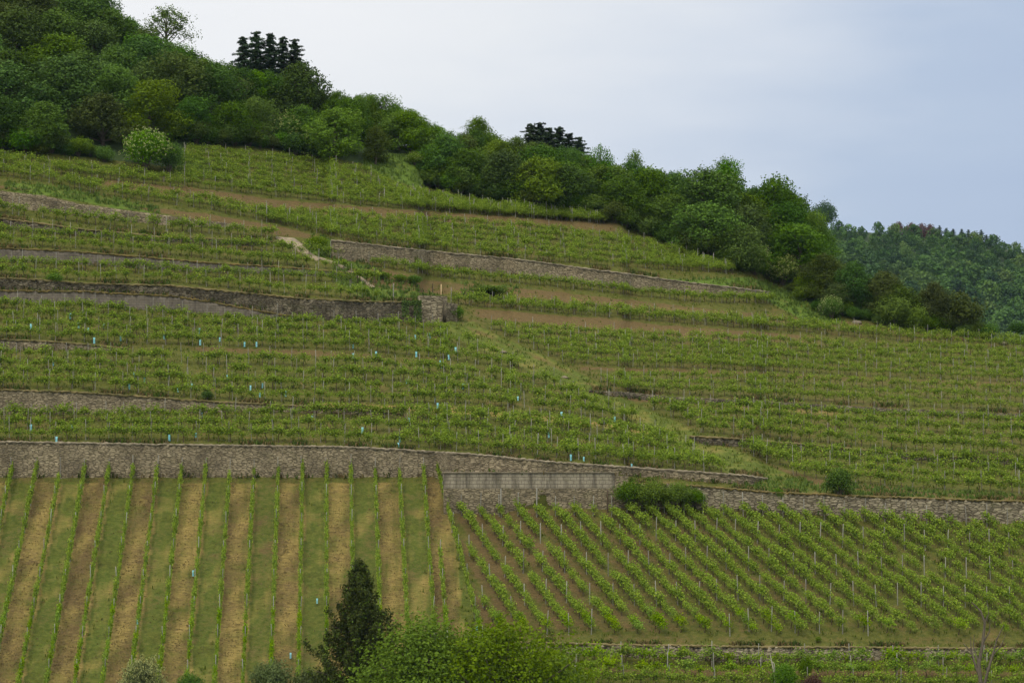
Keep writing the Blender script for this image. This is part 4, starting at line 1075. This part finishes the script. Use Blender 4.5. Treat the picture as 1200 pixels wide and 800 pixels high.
family([(850,527),(967,535),(1067,543),(1200,549)], [(900,548),(940,559),(1000,566),(1100,574),(1200,578)], 4, 850, X1, 'right low', clipL=PATH_R, vs=0.95, ps=2.8)
family([(700,779),(900,782),(1200,781)], [(700,806),(900,810),(1200,810)], 3, 620, X1, 'bottom', vs=1.15, ps=3.5)
# striped lanes: rows run up and down, vanishing at (385,-1050)
for i in range(-5, 18):
    q = 15+28.3*i
    if q > 500: continue
    v = np.arange(560, 860, 1.0); u = 385+(q-385)*(v+1050)/(557+1050)
    ROWS.append((u, v, 'striped', 1.05, 4.6))
v = np.arange(560, 860, 1.0); ROWS.append((513+(v-560)*0.262, v, 'striped', 1.05, 4.6))
v = np.arange(660, 800, 1.0); ROWS.append((516+(v-660)*0.08, v, 'striped', 1.15, 4.6))
# slanting plot, vanishing at (90,-30)
for k in range(-3, 33):
    xb = 643+27*k
    v = np.arange(600, 746, 1.0); u = 90+(xb-90)*(v+30)/(748+30.0)
    m = (u > 526+(v-560)*0.262) & (v > np.where(u < 733, 603, ip(u, W['lowright'][1])+7)) & (u < X1)
    if m.sum() > 12: ROWS.append((u[m], v[m], 'slanting', 1.0, 5.2))

vines, stakes = [], []
r = np.random.default_rng(77)
for (u, v, plot, vs, ps) in ROWS:
    p = pt(u, v); d = np.concatenate([[0], np.cumsum(np.linalg.norm(np.diff(p, axis=0), axis=1))])
    s = np.arange(0.3, d[-1], vs); s = s+r.normal(0, 0.10, len(s))
    yaw_all = np.arctan2(np.gradient(p[:, 1]), np.gradient(p[:, 0]))
    miss = 0.03 if plot != 'slanting' else 0.05
    clus = np.sin(s*0.31+r.random()*6)+0.5*np.sin(s*0.83+r.random()*6)
    for q, cl in zip(s, clus):
        if r.random() < miss+(0.12 if cl < -1.0 and plot in ('second left', 'third left', 'right low', 'slanting') else 0): continue
        a = [float(np.interp(q, d, p[:, i])) for i in range(3)]
        uq = float(np.interp(q, d, u)); vq = float(np.interp(q, d, v))
        yaw = float(np.interp(q, d, yaw_all)); sc = r.uniform(0.72, 1.16)*{'top': 0.80, 'right': 0.78, 'upper middle': 0.82, 'upper left rows': 0.9, 'single': 0.85, 'second left': 0.92, 'third left': 0.90, 'fourth left': 0.9, 'fifth left': 0.88, 'right low': 0.92, 'first left': 0.95, 'slanting': 0.88}.get(plot, 1.0)
        rise = 0.0
        ix = int(np.clip(np.searchsorted(d, q), 1, len(d)-1)); rise = (p[ix, 2]-p[ix-1, 2])/max(1e-6, math.hypot(*(p[ix, :2]-p[ix-1, :2])))
        vines.append((a[0], a[1], a[2], yaw, sc, uq, vq, plot, max(-0.6, min(0.6, rise))))
    s = np.arange(0.05, d[-1], ps); s = s+np.concatenate([[0], r.normal(0, 0.35 if ps < 3 else 0.05, max(0, len(s)-1))])
    for n_, q in enumerate(s):
        a = [float(np.interp(q, d, p[:, i])) for i in range(3)]
        end = n_ == 0 or n_ == len(s)-1
        stakes.append((a[0], a[1], a[2], (r.uniform(1.5, 2.05)+(0.3 if r.random() < 0.03 else 0))*(0.80 if plot in ('top', 'upper middle', 'upper left rows', 'right', 'single') else 1), float(np.interp(q, d, u)), float(np.interp(q, d, v)), plot, r.normal(0, 0.03), r.normal(0, 0.03)))
print('vines', len(vines), 'stakes', len(stakes))
inview = lambda u, v: -4 < u < 1204 and v < 806
# far end of each list becomes one object, the 300 nearest that show are things of their own
vs_ = sorted([x for x in vines if inview(x[5], x[6])], key=lambda t: t[1])
near_v = vs_[:300]; nearset = set(map(id, near_v)); rest_v = [x for x in vines if id(x) not in nearset]
LBL = {'slanting': ('leafy grapevine in the slanting rows of the lower right plot', 'grapevines of the slanting rows'),
       'striped': ('grapevine in the up-and-down rows between the striped lanes', 'grapevines between the striped lanes'),
       'bottom': ('grapevine in the level rows below the crumbling wall at the bottom', 'grapevines of the bottom rows')}
def shear_z(V, rise):
    V = V.copy(); V[:, 2] += V[:, 0]*rise; return V
for i, (x, y, z, yaw, sc, uq, vq, plot, rise) in enumerate(near_v):
    k = i % len(VM)
    e = bpy.data.objects.new('grapevine', None); COL.objects.link(e); e.location = (x, y, z); e.rotation_euler = (0, -math.atan(rise)*0.8, yaw) if abs(rise) > 0.02 else (0, 0, yaw)
    e.rotation_mode = 'XYZ'; e.scale = (sc, sc*(0.5 if plot == 'striped' else 1.0), sc); e.empty_display_size = 0.1
    l, g_ = LBL.get(plot, LBL['slanting']); tagp(e, l, 'grapevine', g_)
    link('trunk', VM[k][0], parent=e); link('foliage', VM[k][1], parent=e)
VR, QR, VT, QT = [], [], [], []; o1 = o2 = 0
for i, (x, y, z, yaw, sc, uq, vq, plot, rise) in enumerate(rest_v):
    (tv, tq), (fv, fq) = VG[i % len(VG)]
    c, s = math.cos(yaw), math.sin(yaw)
    if plot in ('top', 'upper middle', 'upper left rows', 'right', 'single'): m_ = int(len(fq)*0.6); fq = fq[:m_]; fv = fv[:4*m_]
    for (v, q, VL, QL, which) in ((fv, fq, VR, QR, 0), (tv, tq, VT, QT, 1)):
        v = v*[1, 0.5 if plot == 'striped' else 1.0, 1]; vv = np.stack([(v[:, 0]*c-v[:, 1]*s)*sc+x, (v[:, 0]*s+v[:, 1]*c)*sc+y, (v[:, 2]+v[:, 0]*rise*0.9)*sc+z], -1)
        VL.append(vv)
        if which == 0: QL.append(q+o1); o1 += len(v)
        else: QL.append(q+o2); o2 += len(v)
Vf, Qf_ = np.concatenate(VR), np.concatenate(QR); Vt, Qt = np.concatenate(VT), np.concatenate(QT)
Vall = np.concatenate([Vf, Vt]); Qall = np.concatenate([Qf_, Qt+len(Vf)])
mi = np.concatenate([np.zeros(len(Qf_), np.int32), np.ones(len(Qt), np.int32)])
o = link('grapevines', np_mesh('grapevines', Vall, Qall, mats=[M['vine'], M['vinewood']], mat_idx=mi))
tagp(o, 'rows of grapevines covering the terraces up the hillside', 'grapevines', kind='stuff')

# stakes
def stake_geo(h, rad=0.036):
    k = 6; t = np.arange(k)*2*math.pi/k
    ring = lambda z, q: np.stack([np.cos(t)*q, np.sin(t)*q, np.full(k, z)], -1)
    V = np.concatenate([ring(-0.3, rad), ring(h*0.5, rad), ring(h-0.03, rad*0.92), ring(h, rad*0.6)])
    ids = np.arange(4*k).reshape(4, k)
    Q = np.stack([ids[:-1], np.roll(ids[:-1], -1, 1), np.roll(ids[1:], -1, 1), ids[1:]], -1).reshape(-1, 4)
    Q = np.concatenate([Q, [[ids[3, 0], ids[3, 1], ids[3, 2], ids[3, 3]], [ids[3, 3], ids[3, 4], ids[3, 5], ids[3, 0]]]])
    return V, Q
ss = sorted([x for x in stakes if inview(x[4], x[5])], key=lambda t: t[1])
near_s = ss[:290]; ns = set(map(id, near_s)); rest_s = [x for x in stakes if id(x) not in ns]
sm = [np_mesh('vine_stake', *stake_geo(h), M['post']) for h in (1.7, 1.85, 2.0, 2.15)]
SL = {'slanting': ('thin grey stake in the slanting vine rows of the lower right plot', 'stakes of the slanting rows'),
      'striped': ('grey stake in the up-and-down vine rows of the striped plot', 'stakes of the striped plot'),
      'bottom': ('grey stake in the level rows at the very bottom', 'stakes of the bottom rows'),
      'first left': ('thin grey stake among the vines just above the long lower wall', 'stakes above the long lower wall'),
      'right low': ('thin grey stake among the lower right terraces above the rubble wall', 'stakes of the lower right terraces')}
for i, (x, y, z, h, uq, vq, plot, a, b_) in enumerate(near_s):
    o = link('vine_stake', sm[min(3, max(0, int((h-1.6)/0.15)))], loc=(x, y, z)); o.rotation_euler = (a, b_, 0)
    l, g_ = SL.get(plot, ('thin grey stake among the terraced vines', 'stakes of the terraces')); tagp(o, l, 'stake', g_)
L_ = []
for (x, y, z, h, uq, vq, plot, a, b_) in rest_s:
    v, q = stake_geo(h, 0.027); v = v.copy(); v[:, 0] += v[:, 2]*b_+x; v[:, 1] += v[:, 2]*a+y; v[:, 2] += z; L_.append((v, q))
Vv, Qq = cat(L_); o = link('vine_stakes', np_mesh('vine_stakes', Vv, Qq, M['post'])); tagp(o, 'countless thin grey stakes standing in the terraced vine rows', 'stakes', kind='stuff')

# light blue grow tubes round young vines
def guard_geo():
    k = 8; t = np.arange(k)*2*math.pi/k+0.4
    ring = lambda z, q: np.stack([np.cos(t)*q, np.sin(t)*q, np.full(k, z)], -1)
    V = np.concatenate([ring(-0.05, 0.11), ring(0.3, 0.105), ring(0.58, 0.115), ring(0.58, 0.10), ring(0.2, 0.09)])
    ids = np.arange(5*k).reshape(5, k)
    return V, np.stack([ids[:-1], np.roll(ids[:-1], -1, 1), np.roll(ids[1:], -1, 1), ids[1:]], -1).reshape(-1, 4)
gm = np_mesh('vine_guard', *guard_geo(), M['guard'])
TUB = [(83,373),(122,384),(93,384),(37,386),(104,389),(111,402),(142,399),(193,397),(234,391),(235,404),(258,400),(287,406),(301,406),(63,428),(158,441),(170,447),(152,456),
       (209,459),(225,455),(294,457),(305,465),(308,454),(335,464),(267,445),(85,502),(37,504),(67,518),(199,516),(230,512),(237,488),(366,492),
       (504,396),(487,397),(414,408),(414,419),(441,418),(488,418),(516,427),(517,431),(534,413),(526,421),(543,455),(477,449),(510,471),(513,478),(605,488),(607,469),
       (658,489),(720,494),(643,512),(684,540),(669,539),(740,548),(425,507),(469,517),(467,524),(480,495),(138,686),(162,730),(372,706),(227,674),(341,770),(559,738)]
for (u, v) in TUB:
    p = pt(u, v)
    reg = 'striped plot' if v > 600 else ('terrace above the long lower wall' if v > 485 else ('second terrace above the long lower wall' if v > 430 else 'terrace under the dark lichen wall'))
    o = link('vine_guard', gm, loc=p-np.array([0, 0.32, 0.0]), sc=random.uniform(0.6, 0.9)); tagp(o, 'light blue tube round a young vine on the '+reg, 'grow tube', 'grow tubes on the '+reg)
# a few special posts
def post(u, v, h, rad, mat, label, name='post'):
    o = link(name, np_mesh(name, *stake_geo(h, rad), mat), loc=pt(u, v)); tagp(o, label, 'post')
post(517, 346, 1.15, 0.07, M['newpost'], 'pale new wooden post above the bright stone corner block')
post(507, 345, 1.15, 0.05, M['vinewood'], 'dark thin post just left of the pale new one')
post(461, 352, 1.7, 0.055, M['post'], 'light grey post standing alone above the ivy')
post(587, 606, 2.4, 0.055, M['post'], 'grey post before the left half of the block wall')
post(629, 605, 2.4, 0.055, M['post'], 'grey post before the middle of the block wall')
post(712, 600, 1.9, 0.06, M['vinewood'], 'leaning dark wooden post before the right end of the block wall')

# small pale stones on the path
def rock(u, v, s, label):
    r = np.random.default_rng(int(u)); bpyv = []
    n = 8; V = []
    for i in range(5):
        ph = math.pi*i/4
        for j in range(n):
            th = 2*math.pi*j/n; q = s*(1+0.18*r.normal())
            V.append((math.sin(ph)*math.cos(th)*q*1.4, math.sin(ph)*math.sin(th)*q, math.cos(ph)*q*0.6+s*0.2))
    ids = np.arange(5*n).reshape(5, n); Q = np.stack([ids[:-1], np.roll(ids[:-1], -1, 1), np.roll(ids[1:], -1, 1), ids[1:]], -1).reshape(-1, 4)
    o = link('rock', np_mesh('rock', np.array(V), Q, M['capstone']), loc=pt(u, v)); tagp(o, label, 'rock')
rock(591, 413, 0.22, 'pale stone lying high on the grassy path'); rock(662, 443, 0.25, 'pale stone beside the path at the left end of the right vines')
rock(1175, 403, 0.4, 'small white stone at the far right top edge of the vineyard'); rock(1004, 379, 0.42, 'pale boulder under the low tree belt')

# ------------------------------------------------------------------ grass tufts and weeds
def tufts(name, n, sampler, hmin, hmax, mat, label, blades=5, wid=0.05, seed=1, cat_='grass'):
    r = np.random.default_rng(seed)
    u, v = sampler(r, n)
    p = pt(u, v); m = len(p)
    base = np.repeat(p, blades, 0)+np.concatenate([r.normal(0, 0.12, (m*blades, 2)), np.zeros((m*blades, 1))], 1)
    base[:, 1] -= 0.02
    h = r.uniform(hmin, hmax, m*blades)[:, None]; th = r.uniform(0, 6.28, m*blades)
    lean = np.stack([np.cos(th), np.sin(th), 0*th], -1)*0.45*h; side = np.stack([-np.sin(th), np.cos(th), 0*th], -1)*wid
    up = np.concatenate([np.zeros((m*blades, 2)), h], 1)
    V = np.stack([base-side-[0, 0, 0.03], base+side-[0, 0, 0.03], base+lean*0.4+up*0.7+side*0.8, base+lean+up], 1).reshape(-1, 3)
    Q = np.arange(4*m*blades).reshape(-1, 4)
    o = link(name, np_mesh(name, V, Q, mat)); tagp(o, label, cat_, kind='stuff'); return o
def zone_at(u, v):
    i = np.clip(((u-US[0])/du).astype(int), 0, len(US)-1); j = np.clip((VS[0]-v).astype(int), 0, len(VS)-1)
    return R_[j, i], G_[j, i], S_[j, i]
def wall_at(u, v):
    w = np.zeros(len(u), bool)
    for k in W:
        t, bt = W[k]; w |= (u >= t[0][0]) & (u <= t[-1][0]) & (v > ipc(u, t)-0.5) & (v < ipc(u, bt)+1.5)
    return w
def samp_terr(r, n):
    u = r.uniform(-100, 1300, n); v = r.uniform(180, 830, n)
    R, G, S = zone_at(u, v); k = (v > ip(u, EDGE)-3) & ~wall_at(u, v) & (r.random(n) < 0.75-0.8*R-0.62*(v > 557)*(u < 530)-0.35*(v > 600)*(u > 530)) & ~((u > 515) & (u < 740) & (v > 548) & (v < 601))
    return u[k], v[k]
tufts('grass', 60000, samp_terr, 0.10, 0.30, M['grassblade'], 'short rough grass growing between the vine rows', blades=4, wid=0.045, seed=2)
def samp_lush(r, n):
    u = r.uniform(-100, 1300, n); v = r.uniform(170, 610, n)
    R, G, S = zone_at(u, v); onpath = (v > 376) & (v < 560) & (u > np.interp(v, *P(PATH_L))-6) & (u < np.interp(v, *P(PATH_R))+6); gap_ = (u > 425) & (u < 497) & (v > 182) & (v < ip(u, EDGE)+2); k = ((v > ip(u, EDGE)-3) | gap_) & ~wall_at(u, v) & ((G > 0.35) | gap_) & (v < 600) & (r.random(n) < 0.9) & ~onpath & ~((v > 556) & (u < 530))
    return u[k], v[k]
tufts('weeds', 60000, samp_lush, 0.12, 0.42, M['weed'], 'lush weeds on the banks and grassy gaps', blades=6, wid=0.07, seed=3, cat_='weeds')
def samp_wall(r, n):
    us_, vs2 = [], []
    keys = [k for k in W if k not in ('block', 'upper')]
    for k in keys:
        t, bt = W[k]; a, c_ = max(-100, t[0][0]), min(1300, t[-1][0]); m = int(n*(c_-a)/9000.0)
        u = r.uniform(a, c_, m); patch = np.sin(u*0.11)+np.sin(u*0.043+1) > 0.2; us_ += [u[patch], u[:m//7]]; vs2 += [(ipc(u, t)-r.uniform(0.3, 2.5, m))[patch], ipc(u[:m//7], bt)+r.uniform(1, 3, m//7)]
    return np.concatenate(us_), np.concatenate(vs2)
tufts('straw_grass', 9000, samp_wall, 0.15, 0.42, M['straw'], 'dry grass fringe along the tops and feet of the walls', blades=5, wid=0.05, seed=4)
tufts('wall_weeds', 6000, samp_wall, 0.15, 0.5, M['weed'], 'green weeds fringing the tops and feet of the walls', blades=5, wid=0.06, seed=5, cat_='weeds')

def samp_lane(r, n):
    u = r.uniform(-100, 560, n); v = r.uniform(560, 840, n)
    q = 385+(u-385)*(557+1050.0)/(v+1050.0); idx = (q-15)/28.3; k = (np.floor(idx).astype(int) % 2 == 1) & (u < 510+(v-557)*0.26) & (r.random(n) < 0.8) | ((u < 510+(v-557)*0.26) & (r.random(n) < 0.12))
    return u[k], v[k]
tufts('mown_straw', 14000, samp_lane, 0.02, 0.06, M['straw'], 'dry mown straw lying in every second lane of the striped plot', blades=4, wid=0.05, seed=6)
# ------------------------------------------------------------------ haze
x0h, x1h, y0h, y1h, z0h, z1h = -700, 1300, -25, 1900, zf_-1.5, 160
Vh = np.array([(x, y, z) for x in (x0h, x1h) for y in (y0h, y1h) for z in (z0h, z1h)], float)
Qh = np.array([(0,1,3,2),(4,6,7,5),(0,4,5,1),(2,3,7,6),(0,2,6,4),(1,5,7,3)])
b = NB('haze_air'); pv = b.node('ShaderNodeVolumePrincipled'); pv.inputs['Color'].default_value = (0.36, 0.52, 0.74, 1)
pv.inputs['Density'].default_value = 0.000042; pv.inputs['Anisotropy'].default_value = 0.0
b.l.new(pv.outputs[0], b.out.inputs['Volume'])
hz = link('haze', np_mesh('haze', Vh, Qh, b.m)); tagp(hz, 'thin blue air haze over the valley', 'haze', kind='stuff')
